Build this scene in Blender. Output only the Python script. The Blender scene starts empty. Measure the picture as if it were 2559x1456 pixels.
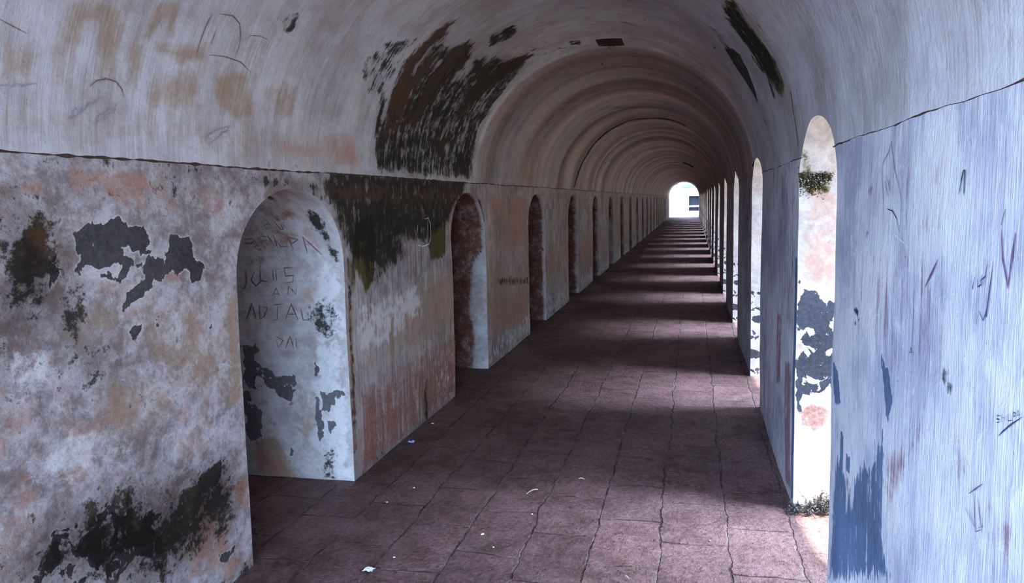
import bpy, bmesh, math, random
import numpy as np
from mathutils import Vector, noise

# ---------------------------------------------------------------- measurements (metres)
L, R = 2.03775, 0.5368              # left / right inner wall faces (x = -L, x = R)
BAY, Y0, OPW = 3.27904, -0.11049, 1.13863
S, RISE = 1.88489, 1.2              # spring height, vault rise
HW, XC = (L + R) / 2, (R - L) / 2
TR, TL = 0.56, 1.05                 # right wall thickness, left niche depth
YS, YE = -1.3, 71.2                 # corridor start and end
NB = 22
NEAR = lambda k: Y0 + k * BAY
FAR = lambda k: Y0 + k * BAY + OPW
ARC = 1.244                         # metres of vault per radian
PI = math.pi
rnd = random.Random(7)
scene = bpy.context.scene
col = scene.collection

def lin(c):
    return c / 12.92 if c <= .04045 else ((c + .055) / 1.055) ** 2.4
def rgb(r, g, b):
    return (lin(r / 255), lin(g / 255), lin(b / 255), 1)

# ---------------------------------------------------------------- node helpers
class NT:
    def __init__(s, name):
        s.m = bpy.data.materials.new(name); s.m.use_nodes = True
        s.t = s.m.node_tree; s.n = s.t.nodes; s.l = s.t.links
        s.b = s.n['Principled BSDF']
    def new(s, kind, **kw):
        n = s.n.new(kind)
        for k, v in kw.items(): setattr(n, k, v)
        return n
    def put(s, inp, v):
        if hasattr(v, 'is_output') or isinstance(v, bpy.types.NodeSocket): s.l.new(v, inp)
        else: inp.default_value = v
    def math(s, op, a, b=0.0, clamp=False):
        n = s.new('ShaderNodeMath', operation=op, use_clamp=clamp)
        s.put(n.inputs[0], a); s.put(n.inputs[1], b); return n.outputs[0]
    def mix(s, f, a, b, mode='MIX'):
        n = s.new('ShaderNodeMix', data_type='RGBA', blend_type=mode)
        s.put(n.inputs[0], f); s.put(n.inputs[6], a); s.put(n.inputs[7], b); return n.outputs[2]
    def mixf(s, f, a, b):
        n = s.new('ShaderNodeMix', data_type='FLOAT')
        s.put(n.inputs[0], f); s.put(n.inputs[2], a); s.put(n.inputs[3], b); return n.outputs[0]
    def ramp(s, v, lo, hi):
        n = s.new('ShaderNodeMapRange', interpolation_type='SMOOTHSTEP')
        s.put(n.inputs[0], v); s.put(n.inputs[1], lo); s.put(n.inputs[2], hi); return n.outputs[0]
    def uv(s, scale=(1, 1, 1), off=(0, 0, 0)):
        if not hasattr(s, '_tc'): s._tc = s.new('ShaderNodeTexCoord')
        n = s.new('ShaderNodeMapping'); s.l.new(s._tc.outputs['UV'], n.inputs[0])
        n.inputs['Scale'].default_value = scale; n.inputs['Location'].default_value = off
        return n.outputs[0]
    def obj(s, scale=(1, 1, 1)):
        if not hasattr(s, '_tc'): s._tc = s.new('ShaderNodeTexCoord')
        n = s.new('ShaderNodeMapping'); s.l.new(s._tc.outputs['Object'], n.inputs[0])
        n.inputs['Scale'].default_value = scale
        return n.outputs[0]
    def noise(s, vec, scale, detail=6, rough=.6, dist=0.0):
        n = s.new('ShaderNodeTexNoise'); s.l.new(vec, n.inputs['Vector'])
        n.inputs['Scale'].default_value = scale; n.inputs['Detail'].default_value = detail
        n.inputs['Roughness'].default_value = rough; n.inputs['Distortion'].default_value = dist
        return n.outputs[0]
    def attr(s, name):
        return s.new('ShaderNodeAttribute', attribute_name=name).outputs['Fac']
    def bump(s, h, strength=.4, dist=.01):
        n = s.new('ShaderNodeBump'); n.inputs['Strength'].default_value = strength
        n.inputs['Distance'].default_value = dist; s.l.new(h, n.inputs['Height'])
        s.l.new(n.outputs[0], s.b.inputs['Normal'])

C = dict(tan=rgb(176, 153, 133), pink=rgb(188, 149, 133), red=rgb(152, 94, 78), white=rgb(226, 224, 226),
         grey=rgb(92, 88, 90), moss=rgb(112, 100, 34), mould=rgb(43, 41, 36), blue=rgb(112, 128, 158))

def plaster(name, base_hi, base_lo, streaky, streak_vec=(16, 1.3, 1), grey=None, mould=None, gritty=.34, bw=.25, red=None):
    t = NT(name)
    uv = t.uv()
    def wide_range(x, lo=.3, hi=.7):
        n = t.new('ShaderNodeMapRange'); t.put(n.inputs[0], x); n.inputs[1].default_value = lo; n.inputs[2].default_value = hi
        return n.outputs[0]
    iso = wide_range(t.noise(uv, 6.5, 7, .78, .2))
    stk = wide_range(t.noise(t.uv(streak_vec), 1.6, 6, .74, .2))
    f = t.math('ADD', t.attr('streak'), streaky, True)
    n = t.mixf(f, iso, stk)
    n = t.mixf(.3, n, iso)
    crisp0 = wide_range(t.noise(uv, 12, 4, .55, .5), .32, .68)
    crisp = t.mixf(t.math('MULTIPLY', f, .75), crisp0, stk)
    big = wide_range(t.noise(uv, 1.9, 3, .6), .34, .66)
    fine = wide_range(t.noise(uv, 42, 3, .8))
    fstk = wide_range(t.noise(t.uv((streak_vec[0] * 4, streak_vec[1] * 5, 1)), 1.6, 2, .7))
    grit = t.mixf(t.math('MULTIPLY', f, .8), fine, fstk)
    cmix = t.math('ADD', t.math('MULTIPLY', n, 1 - bw), t.math('MULTIPLY', big, bw))
    c = t.mix(t.ramp(cmix, .18, .78), base_lo, base_hi)
    def lay(c, a, colr, amp, lo, hi, field, peak=1.0):
        at = t.attr(a)
        v = t.math('ADD', at, t.math('MULTIPLY', t.math('SUBTRACT', field, .5), amp))
        m = t.ramp(v, lo, hi)
        m = t.math('MULTIPLY', m, t.ramp(at, .0, .2))
        if peak < 1: m = t.math('MULTIPLY', m, peak)
        return t.mix(m, c, colr), m
    inv = t.math('SUBTRACT', 1.0, n)
    c, _ = lay(c, 'tan', C['tan'], 1.0, .2, 1.0, inv, .85)
    c, _ = lay(c, 'pink', C['pink'], 1.1, .3, 1.0, t.mixf(.6, big, crisp), .8)
    c, _ = lay(c, 'red', t.mix(fine, red or C['red'], red or C['pink']), 1.2, .45, .85, inv, .85)
    c, _ = lay(c, 'white', C['white'], 1.2, .4, .85, t.mixf(.5, n, crisp0), .9)
    gcol = grey or C['grey']
    g, gm = lay(c, 'grey', t.mix(t.mixf(.5, big, grit), tuple(x * .55 for x in gcol[:3]) + (1,), tuple(x * 1.25 for x in gcol[:3]) + (1,)), .95, .46, .54, crisp)
    rim = t.ramp(t.math('ADD', t.attr('grey'), t.math('MULTIPLY', t.math('SUBTRACT', crisp, .5), .95)), .28, .46)
    rim = t.math('MULTIPLY', t.math('MULTIPLY', rim, t.ramp(t.attr('grey'), .05, .3)), t.math('SUBTRACT', 1.0, gm))
    c = t.mix(t.math('MULTIPLY', rim, .45), g, C['white'])
    c, _ = lay(c, 'moss', t.mix(grit, C['moss'], rgb(54, 46, 20)), 1.3, .4, .8, n, .92)
    mc = t.mix(t.math('MULTIPLY', crisp, .6), mould or C['mould'], rgb(70, 64, 50) if not mould else mould)
    rust = t.ramp(t.math('ADD', t.attr('rust'), t.math('MULTIPLY', t.math('SUBTRACT', n, .5), 1.7)), .2, .95)
    mc = t.mix(rust, mc, rgb(112, 82, 56))
    mc = t.mix(t.math('MULTIPLY', grit, t.mixf(.5, inv, .6)), mc, rgb(24, 22, 19))
    c, mm = lay(c, 'mould', mc, 1.5, .42, .74, t.mixf(.4, n, t.mixf(.5, crisp0, grit)), .94)
    pock = t.ramp(fine, .9, 1.02)
    c = t.mix(t.math('MULTIPLY', pock, .5), c, rgb(84, 72, 66))
    c = t.mix(gritty, c, t.mix(grit, (.42, .40, .39, 1), (1.15, 1.15, 1.15, 1)), 'MULTIPLY')
    c = t.mix(t.math('MULTIPLY', t.attr('soot_shade'), t.mixf(.5, 1.0, inv)), c, t.mix(1.0, c, (.30, .22, .19, 1), 'MULTIPLY'))
    t.l.new(c, t.b.inputs['Base Color'])
    t.b.inputs['Roughness'].default_value = .85
    t.b.inputs['Specular IOR Level'].default_value = .25
    h = t.math('ADD', t.math('MULTIPLY', crisp0, .4), t.math('MULTIPLY', grit, .25))
    t.bump(h, .45, .010)
    return t.m

M = {}
M['left'] = plaster('weathered_left_plaster', rgb(208, 203, 206), rgb(140, 126, 124), 0.0)
M['right'] = plaster('brushed_right_plaster', rgb(224, 223, 228), rgb(174, 172, 190), 0.9, (22, 1.2, 1), grey=C['blue'], mould=rgb(40, 38, 46), gritty=.15, bw=.5, red=rgb(146, 108, 118))
M['vault'] = plaster('vault_plaster', rgb(212, 210, 214), rgb(180, 172, 172), 0.5, (11, .6, 1), gritty=.17, bw=.4)
M['jamb'] = plaster('jamb_plaster', rgb(218, 213, 214), rgb(184, 174, 172), 0.0, gritty=.2, grey=rgb(124, 119, 123))

M['jamb_right'] = plaster('sunlit_jamb_plaster', rgb(204, 198, 196), rgb(172, 162, 160), 0.0, gritty=.2, grey=rgb(78, 78, 86))

def simple(name, c1, c2, scale=20, rough=.8, bump=.3, vec='obj'):
    t = NT(name)
    v = t.obj() if vec == 'obj' else t.uv()
    n = t.noise(v, scale, 6, .65)
    t.l.new(t.mix(t.ramp(n, .35, .65), c1, c2), t.b.inputs['Base Color'])
    t.b.inputs['Roughness'].default_value = rough
    t.bump(n, bump, .01)
    return t.m

# laterite paving
def paving():
    t = NT('laterite_paving')
    uv = t.uv()
    d = t.new('ShaderNodeTexNoise'); t.l.new(uv, d.inputs['Vector']); d.inputs['Scale'].default_value = 3.0
    d.inputs['Detail'].default_value = 5; d.inputs['Roughness'].default_value = .65
    dv = t.new('ShaderNodeVectorMath', operation='MULTIPLY_ADD')
    t.l.new(d.outputs[1], dv.inputs[0]); dv.inputs[1].default_value = (.11, .09, 0); t.l.new(uv, dv.inputs[2])
    br = t.new('ShaderNodeTexBrick'); t.l.new(dv.outputs[0], br.inputs['Vector'])
    br.offset = .45; br.inputs['Scale'].default_value = 1
    br.inputs['Brick Width'].default_value = .52; br.inputs['Row Height'].default_value = .328
    br.inputs['Mortar Size'].default_value = .007; br.inputs['Mortar Smooth'].default_value = .6
    br.inputs['Bias'].default_value = 0
    br.inputs['Color1'].default_value = (.35, .35, .35, 1); br.inputs['Color2'].default_value = (.75, .75, .75, 1)
    mort = br.outputs['Fac']
    n1 = t.noise(uv, 7, 6, .72); n2 = t.noise(uv, 38, 4, .78); n3 = t.noise(uv, 1.3, 4, .6)
    c = t.mix(t.ramp(n1, .3, .7), rgb(94, 68, 65), rgb(130, 103, 102))
    c = t.mix(.35, c, br.outputs['Color'], 'OVERLAY')
    c = t.mix(t.math('MULTIPLY', t.ramp(n3, .4, .7), .5), c, rgb(158, 128, 124))
    broken = t.ramp(t.noise(uv, 6, 5, .6), .4, .6)
    c = t.mix(t.math('MULTIPLY', mort, t.math('MULTIPLY', broken, .4)), c, rgb(168, 150, 146))
    c = t.mix(t.math('MULTIPLY', mort, t.math('MULTIPLY', t.math('SUBTRACT', 1.0, broken), .7)), c, rgb(60, 44, 42))
    pit = t.ramp(t.noise(t.uv((1, 1.5, 1)), 21, 5, .75), .56, .68)
    c = t.mix(t.math('MULTIPLY', pit, .75), c, rgb(58, 42, 40))
    c = t.mix(.55, c, t.mix(t.ramp(n2, .3, .7), (.35, .33, .33, 1), (1.35, 1.35, 1.35, 1)), 'MULTIPLY')
    t.l.new(c, t.b.inputs['Base Color'])
    t.b.inputs['Roughness'].default_value = .62
    t.b.inputs['Specular IOR Level'].default_value = .4
    h = t.math('ADD', t.math('MULTIPLY', n1, .8), t.math('MULTIPLY', n2, .5))
    h = t.math('SUBTRACT', h, t.math('MULTIPLY', mort, .35))
    t.bump(h, .9, .028)
    return t.m
M['floor'] = paving()
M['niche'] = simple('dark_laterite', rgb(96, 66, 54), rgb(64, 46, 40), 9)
M['ground'] = simple('sunlit_sand', rgb(150, 146, 134), rgb(120, 116, 104), 3)
M['roof_and_sun_block'] = simple('lime_roof', rgb(150, 140, 130), rgb(110, 100, 94), 3)
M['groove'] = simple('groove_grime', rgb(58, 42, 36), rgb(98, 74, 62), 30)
M['crack_shade'] = simple('crack_shadow', rgb(50, 38, 28), rgb(90, 70, 54), 30)
M['scratch_red'] = simple('red_brown_scratch', rgb(128, 100, 92), rgb(156, 128, 120), 60)
M['scratch_blue'] = simple('ink_scratch', rgb(52, 58, 92), rgb(92, 96, 132), 60)
M['scratch_dark'] = simple('dark_scratch', rgb(36, 40, 60), rgb(64, 68, 92), 60)
M['scratch_purple'] = simple('purple_scratch', rgb(112, 84, 118), rgb(140, 112, 146), 60)
M['scratch_white'] = simple('pale_scratch', rgb(228, 228, 232), rgb(214, 214, 220), 60)
M['scratch_violet'] = simple('faded_ink', rgb(152, 146, 160), rgb(174, 168, 178), 60)
M['paper'] = simple('white_paper', rgb(240, 240, 240), rgb(220, 222, 226), 40)
M['wrap'] = simple('pale_blue_wrapper', rgb(196, 214, 250), rgb(150, 176, 230), 60, .4)
M['straw'] = simple('dry_straw', rgb(200, 190, 176), rgb(170, 158, 144), 60)
M['chip'] = simple('fallen_plaster', rgb(222, 216, 212), rgb(196, 188, 184), 60)
M['leaf_dry'] = simple('dry_grey_leaf', rgb(98, 94, 92), rgb(58, 56, 58), 30)
M['leaf_moss'] = simple('olive_moss_leaf', rgb(96, 82, 46), rgb(44, 38, 24), 30)
M['lichen'] = simple('pale_lichen', rgb(206, 208, 210), rgb(160, 160, 150), 30)
M['stem'] = simple('dead_stem', rgb(70, 56, 48), rgb(50, 40, 36), 40)
M['dark'] = simple('dark_cavity', rgb(34, 24, 18), rgb(60, 40, 28), 12)
M['timber'] = simple('old_timber', rgb(74, 54, 40), rgb(52, 36, 26), 14)
M['facade'] = simple('whitewashed_facade', rgb(230, 230, 230), rgb(160, 168, 190), 1.3)
M['stained'] = simple('stained_outdoor_wall', rgb(112, 108, 126), rgb(196, 192, 202), 1.6)
M['shade'] = simple('slate_eave', rgb(96, 110, 136), rgb(70, 84, 108), 3)
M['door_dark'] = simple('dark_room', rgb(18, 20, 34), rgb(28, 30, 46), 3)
M['rail'] = simple('white_rail', rgb(236, 236, 240), rgb(220, 220, 226), 6)

# ---------------------------------------------------------------- painted weathering (surface, polygon in metres, strength, softness)
PAINT = []
def P(att, surf, poly, strength=.8, soft=.08):
    PAINT.append((att, surf, np.array(poly), strength, soft))
P('mould','L',[(1.959,1.763),(2.043,1.739),(2.147,1.68),(2.169,1.58),(2.192,1.485),(2.098,1.39),(2.001,1.365),(1.911,1.343)],0.68,0.238)
P('mould','L',[(1.924,1.457),(1.973,1.442),(2.012,1.395),(1.974,1.388),(1.918,1.403)],0.76,0.102)
P('mould','L',[(1.911,1.343),(1.939,1.313),(1.958,1.247),(1.923,1.129),(1.885,1.114)],0.739,0.17)
P('mould','L',[(2.034,0.685),(2.267,0.69),(2.406,0.652),(2.734,0.596),(2.989,0.579),(2.929,0.453),(2.744,0.454),(2.592,0.465),(2.483,0.349),(2.309,0.345),(1.908,0.547),(1.931,0.61)],0.704,0.34)
P('mould','L',[(2.286,0.683),(2.385,0.652),(2.396,0.563),(2.228,0.514),(2.102,0.529),(2.096,0.631)],0.76,0.17)
P('mould','L',[(2.768,0.497),(2.811,0.56),(2.953,0.591),(2.973,0.52),(2.901,0.473),(2.803,0.487)],1,.03)
P('mould','L',[(2.885,0.055),(3.055,0.03),(3.136,0.036),(3.155,-0.049),(3.178,-0.093)],0.72,0.068)
P('mould','L',[(1.971,1.865),(2.287,1.86),(3.131,1.859),(3.127,1.824),(2.284,1.833),(1.968,1.844)],0.47,0.085)
P('mould','L',[(3.143,1.606),(3.191,1.611),(3.2,1.574),(3.151,1.569)],.85,.02)
P('mould','L',[(2.871,1.874),(3.042,1.87),(3.009,1.832),(2.919,1.828)],0.84,0.068)
P('mould','L',[(2.772,1.856),(2.801,1.849),(2.783,1.736),(2.753,1.736)],.7,.03)
P('mould','L',[(2.399,1.773),(2.47,1.778),(2.475,1.737),(2.415,1.745)],0.728,0.068)
P('mould','L',[(2.611,1.691),(2.727,1.673),(2.785,1.639),(2.742,1.593),(2.627,1.629)],0.616,0.102)
P('grey','L',[(2.214,1.526),(2.238,1.61),(2.323,1.655),(2.393,1.666),(2.454,1.672),(2.538,1.632),(2.598,1.615),(2.605,1.553),(2.684,1.508),(2.689,1.449),(2.606,1.441),(2.5,1.489),(2.339,1.496),(2.219,1.491)],.95,.05)
P('grey','L',[(2.191,1.552),(2.227,1.566),(2.248,1.541),(2.23,1.515),(2.195,1.512)],-.9,.02)
P('grey','L',[(2.505,1.537),(2.538,1.542),(2.545,1.504),(2.512,1.496)],-.9,.02)
P('grey','L',[(2.552,1.523),(2.583,1.524),(2.579,1.49),(2.555,1.489)],-.9,.02)
P('grey','L',[(2.349,1.583),(2.372,1.585),(2.365,1.561),(2.346,1.562)],-.8,.02)
P('grey','L',[(2.444,1.548),(2.487,1.563),(2.493,1.523),(2.457,1.518)],-.8,.02)
P('grey','L',[(2.717,1.591),(2.791,1.577),(2.85,1.587),(2.872,1.503),(2.939,1.455),(2.904,1.395),(2.853,1.383),(2.84,1.435),(2.703,1.464),(2.688,1.5)],1,.03)
P('grey','L',[(2.441,1.342),(2.468,1.395),(2.537,1.428),(2.618,1.443),(2.606,1.398),(2.53,1.368),(2.485,1.351)],1,.03)
P('grey','L',[(2.102,1.461),(2.119,1.505),(2.148,1.545),(2.158,1.488),(2.124,1.45)],.9,.04)
P('grey','L',[(2.247,1.504),(2.678,1.453),(2.662,1.423),(2.432,1.439),(2.244,1.48)],.6,.05)
P('grey','L',[(2.465,1.276),(2.526,1.292),(2.528,1.25),(2.492,1.221),(2.465,1.249)],.7,.03)
P('grey','L',[(2.562,1.254),(2.629,1.273),(2.653,1.233)],.7,.03)
P('grey','L',[(2.905,1.2),(2.984,1.214),(2.964,1.167)],.75,.03)
P('grey','L',[(2.897,0.162),(3.004,0.159),(3.037,0.221),(3.047,0.198),(3.016,0.116),(2.91,0.143)],.8,.03)
P('moss','L',[(2.005,1.726),(2.073,1.732),(2.157,1.699),(2.112,1.661),(2.005,1.665)],.5,.08)
P('moss','L',[(2.035,1.664),(2.161,1.66),(2.12,1.584),(2.028,1.602)],.45,.08)
P('pink','L',[(2.512,1.825),(2.651,1.844),(2.631,1.749),(2.531,1.764)],.9,.05)
P('pink','L',[(2.018,1.776),(2.05,1.795),(2.103,1.789),(2.094,1.751),(2.03,1.751)],.85,.05)
P('pink','L',[(2.166,1.554),(2.245,1.562),(2.239,1.511),(2.178,1.516)],.85,.06)
P('pink','L',[(2.678,1.453),(2.843,1.458),(2.844,1.396),(2.721,1.401)],.8,.06)
P('pink','L',[(1.855,0.849),(2.019,0.833),(2.004,0.772),(1.932,0.754),(1.847,0.777)],.9,.08)
P('pink','L',[(2.639,0.672),(2.728,0.667),(2.716,0.628),(2.637,0.648)],.8,.05)
P('red','L',[(3.045,0.437),(3.117,0.44),(3.132,0.366),(3.059,0.365)],.9,.04)
P('pink','L',[(3.021,0.456),(3.16,0.434),(3.151,0.29),(3.055,0.329)],1,.06)
P('pink','L',[(2.715,0.431),(3.055,0.329),(3.12,0.008),(2.928,0.033),(2.635,0.181)],.75,.15)
P('pink','L',[(2.201,1.87),(2.75,1.879),(3.123,1.788),(3.105,1.629),(2.679,1.674),(2.363,1.71),(2.189,1.764)],.7,.12)
P('tan','L',[(3.084,1.298),(3.169,1.297),(3.155,0.811),(3.062,0.817),(3.076,1.09)],.95,.05)
P('tan','L',[(2.293,1.091),(2.656,1.038),(2.692,0.914),(2.43,0.861),(2.312,0.911)],.8,.14)
P('tan','L',[(2.575,1.37),(2.933,1.152),(3.002,0.978),(2.657,1.054),(2.511,1.195)],.7,.14)
P('tan','L',[(2.219,1.414),(2.423,1.36),(2.408,1.229),(2.147,1.235)],.6,.15)
P('white','L',[(1.911,1.343),(2.103,1.297),(2.118,1.133),(1.943,1.111),(1.887,1.126)],.6,.12)
P('white','L',[(2.061,1.067),(2.237,1.098),(2.498,1.082),(2.494,1.051),(2.252,1.059),(2.12,0.996)],.6,.06)
P('white','L',[(1.896,0.833),(2.103,1.001),(2.372,0.908),(2.53,0.766),(2.255,0.754),(2.03,0.795)],.55,.12)
P('white','L',[(3.183,1.48),(3.24,1.55),(3.411,1.696),(3.61,1.784),(3.565,1.734),(3.29,1.548),(3.211,1.441)],.7,.04)
P('mould','L',[(4.051,1.822),(4.215,1.939),(5.298,1.927),(6.975,1.943),(6.893,1.778),(6.635,1.689),(6.384,1.521),(5.755,1.386),(5.246,1.444),(4.938,1.352),(4.491,1.422),(4.332,1.54),(4.161,1.686)],0.784,0.119)
P('mould','L',[(4.136,1.686),(4.569,1.581),(5.252,1.501),(5.395,1.318),(4.923,1.217),(4.424,1.34),(4.275,1.519)],0.784,0.17)
P('moss','L',[(4.479,1.583),(4.766,1.652),(4.809,1.441),(4.751,1.207),(4.613,1.131),(4.426,1.364)],1,.06)
P('moss','L',[(5.771,1.541),(6.332,1.556),(6.268,1.255),(5.882,1.235)],.9,.06)
P('moss','L',[(4.344,1.395),(4.487,1.385),(4.447,1.126),(4.346,1.151)],.7,.08)
P('mould','L',[(4.547,1.38),(5.082,1.341),(4.915,1.136),(4.643,1.115)],0.616,0.17)
P('tan','L',[(4.352,1.101),(4.426,1.091),(4.364,0.244),(4.297,0.061),(4.311,0.513)],.9,.05)
P('mould','L',[(4.345,1.249),(4.408,1.193),(4.394,0.745),(4.37,0.19),(4.305,0.135),(4.326,0.759)],.62,.03)
P('mould','L',[(5.581,0.185),(5.734,0.47),(5.747,-0.054),(5.602,-0.061)],0.616,0.102)
P('red','L',[(4.375,0.343),(4.834,0.378),(5.462,0.34),(6.514,0.526),(6.459,-0.005),(4.427,-0.012)],.8,.16)
P('red','L',[(5.855,0.51),(6.521,0.596),(6.47,0.101),(5.927,0.23)],.6,.12)
P('tan','L',[(5.719,1.045),(6.517,1.131),(6.466,0.641),(5.776,0.687)],.85,.08)
P('white','L',[(4.455,1.088),(4.909,1.082),(5.546,1.125),(5.699,0.858),(4.874,0.757),(4.477,0.728)],.75,.12)
P('mould','L',[(6.636,1.707),(6.96,1.797),(7.446,1.761),(7.647,1.479),(7.418,1.487),(7.09,1.76),(6.684,1.582)],0.672,0.102)
P('pink','L',[(7.89,0.628),(9.687,0.517),(9.65,0.134),(7.943,0.297)],.95,.1)
P('tan','L',[(7.824,1.141),(8.554,0.814),(9.654,0.701),(9.615,0.294),(7.831,0.551)],.8,.1)
P('mould','L',[(7.92,0.922),(9.659,0.752),(9.649,0.64),(8.171,0.784)],0.616,0.085)
P('pink','L',[(7.68,1.801),(9.76,1.79),(9.694,1.107),(8.027,1.126)],.8,.2)
P('mould','V',[(3.25,0.723),(3.287,0.758),(3.43,0.814),(3.476,0.721),(3.439,0.649),(3.315,0.688)],.52,.06)
P('mould','V',[(3.407,0.764),(3.425,0.808),(3.472,0.737),(3.43,0.659),(3.404,0.668)],.8,.02)
P('mould','V',[(6.253,1.355),(6.467,1.554),(6.836,1.732),(7.304,1.664),(6.973,1.381),(6.51,1.292)],.4,.12)
P('mould','V',[(6.786,1.671),(6.856,1.78),(7.065,1.741),(6.967,1.671)],.65,.02)
P('mould','V',[(3.328,0.009),(3.472,0.075),(3.622,0.01)],.45,.06)
P('mould','V',[(2.23,0.013),(2.277,0.071),(2.32,0.032),(2.316,0)],.45,.06)
P('moss','V',[(4.541,2.88),(4.268,2.983),(4.407,3.112),(4.413,3.219),(4.363,3.354),(4.383,3.503),(4.591,3.567),(4.732,3.475),(4.878,3.293),(4.866,3.224),(4.851,3.124),(4.745,2.979)],.75,.07)
P('mould','V',[(4.509,2.892),(4.294,2.974),(4.441,3.102),(4.413,3.219),(4.418,3.344),(4.448,3.482),(4.662,3.534),(4.817,3.437),(4.901,3.26),(4.911,3.093),(4.83,2.968)],0.77,0.126)
P('mould','V',[(5.555,2.984),(5.303,3.051),(5.219,3.129),(5.539,3.353),(5.71,3.452),(5.743,3.272),(5.752,3.15)],.85,.05)
P('mould','V',[(4.856,3.378),(4.782,3.416),(4.841,3.522),(4.942,3.504)],.8,.03)
P('mould','V',[(5.335,2.812),(5.192,2.904),(5.42,3.099),(5.556,2.991)],.5,.06)
P('mould','V',[(4.109,3.08),(4.16,3.181),(4.283,3.274),(4.306,3.167)],.5,.06)
P('mould','V',[(5.77,3.429),(5.648,3.475),(5.489,3.664),(5.716,3.616)],.5,.05)
P('tan','V',[(2.157,0.337),(2.167,0.431),(2.197,0.518),(2.348,0.558),(2.358,0.488),(2.29,0.445),(2.275,0.373),(2.217,0.321),(2.233,0.243),(2.171,0.234)],.95,.10)
P('tan','V',[(2.307,0.547),(2.461,0.588),(2.43,0.446),(2.458,0.305),(2.373,0.292),(2.323,0.424)],.85,.10)
P('tan','V',[(2.554,0.612),(2.641,0.636),(2.586,0.445),(2.54,0.436)],.9,.05)
P('tan','V',[(2.612,0.628),(2.641,0.636),(2.732,0.494),(2.669,0.481)],.9,.05)
P('tan','V',[(2.474,0.433),(2.575,0.446),(2.596,0.342),(2.54,0.242),(2.509,0.283)],.85,.1)
P('tan','V',[(2.613,0.462),(2.91,0.514),(2.942,0.433),(2.752,0.4),(2.627,0.425)],.9,.07)
P('tan','V',[(2.672,0.354),(2.921,0.429),(2.949,0.244),(2.635,0.177),(2.601,0.266)],.8,.12)
P('tan','V',[(2.992,0.389),(3.249,0.464),(3.35,0.261),(3.221,0.21),(3.04,0.281)],.9,.06)
P('tan','V',[(1.961,0.355),(2.094,0.338),(2.127,0.306),(2.093,0.23),(1.978,0.207)],.8,.1)
P('tan','V',[(3.364,0.399),(3.485,0.447),(3.682,0.477),(3.757,0.272),(3.453,0.242)],.65,.1)
P('tan','V',[(1.979,0.195),(2.946,0.261),(4.039,0.232),(4.484,0.018),(2.703,0.008),(1.976,0.035)],.5,.25)
P('pink','V',[(3.26,0.166),(4.559,0.275),(4.601,0),(3.263,0.035)],.7,.2)
P('tan','V',[(3.115,0.65),(3.381,0.652),(3.292,0.475),(3.067,0.418)],.6,.2)
P('mould','V',[(7.998,1.803),(8.027,1.831),(8.136,1.819),(8.105,1.791)],.8,.012)
P('mould','V',[(6.074,2.328),(6.073,2.355),(6.178,2.334)],.9,.012)
P('mould','V',[(5.995,2.15),(6,2.17),(6.057,2.159),(6.049,2.145)],.8,.012)
P('mould','V',[(5.767,2.916),(5.714,2.939),(5.803,2.936),(5.834,2.918)],.9,.012)
P('mould','V',[(6.074,2.72),(6.05,2.74),(6.153,2.73)],.9,.012)
P('mould','V',[(6.311,2.609),(6.296,2.623),(6.344,2.615)],.7,.012)
P('mould','V',[(8.435,2.767),(8.376,2.796),(8.533,2.787)],.8,.012)
P('red','V',[(6.308,2.097),(6.239,2.179),(6.378,2.306),(6.458,2.286)],.6,.06)
P('mould','V',[(7.238,2.201),(7.238,2.288),(7.312,2.291),(7.331,2.23)],.5,.03)
P('grey','J1',[(-2.762,0.733),(-2.709,0.818),(-2.663,0.748),(-2.531,0.649),(-2.406,0.666),(-2.394,0.603),(-2.454,0.473),(-2.538,0.542),(-2.618,0.59),(-2.669,0.666),(-2.67,0.563),(-2.758,0.586)],.8,.03)
P('grey','J1',[(-2.774,0.559),(-2.654,0.465),(-2.647,0.31),(-2.765,0.278)],.8,.03)
P('grey','J1',[(-2.776,0.33),(-2.688,0.373),(-2.654,0.257),(-2.75,0.206)],.95,.02)
P('grey','J1',[(-2.282,0.556),(-2.239,0.506),(-2.238,0.239),(-2.265,0.237),(-2.276,0.378)],1,.015)
P('grey','J1',[(-2.237,0.544),(-2.151,0.547),(-2.16,0.484),(-2.202,0.406),(-2.227,0.482)],1,.015)
P('grey','J1',[(-2.206,0.376),(-2.158,0.37),(-2.181,0.29),(-2.205,0.289)],1,.012)
P('grey','J1',[(-2.265,0.77),(-2.234,0.696),(-2.27,0.627)],.95,.015)
P('grey','J1',[(-2.47,0.201),(-2.426,0.191),(-2.45,0.119),(-2.468,0.136)],.95,.012)
P('grey','J1',[(-2.768,0.848),(-2.656,0.863),(-2.632,0.8),(-2.747,0.746)],.7,.02)
P('grey','J1',[(-2.249,0.569),(-2.062,0.576),(-2.064,0.538),(-2.238,0.532)],.7,.02)
P('red','J1',[(-2.659,0.594),(-2.631,0.608),(-2.625,0.57),(-2.654,0.556)],.9,.02)
P('red','J1',[(-2.569,0.481),(-2.5,0.484),(-2.501,0.456),(-2.565,0.453)],.9,.02)
P('red','J1',[(-2.47,0.524),(-2.415,0.526),(-2.419,0.449),(-2.465,0.46)],.8,.02)
P('red','J1',[(-2.619,0.363),(-2.549,0.366),(-2.551,0.327),(-2.613,0.324)],.7,.02)
P('pink','J1',[(-2.701,0.177),(-2.563,0.131),(-2.427,-0.005),(-2.546,-0.038),(-2.684,0.006),(-2.749,0.095)],1,.06)
P('tan','J1',[(-2.712,0.228),(-2.582,0.287),(-2.416,0.035),(-2.447,-0.019),(-2.682,0.046)],.9,.06)
P('tan','J1',[(-2.396,0.603),(-2.263,0.556),(-2.28,0.25),(-2.418,0.243)],.6,.1)
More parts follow.
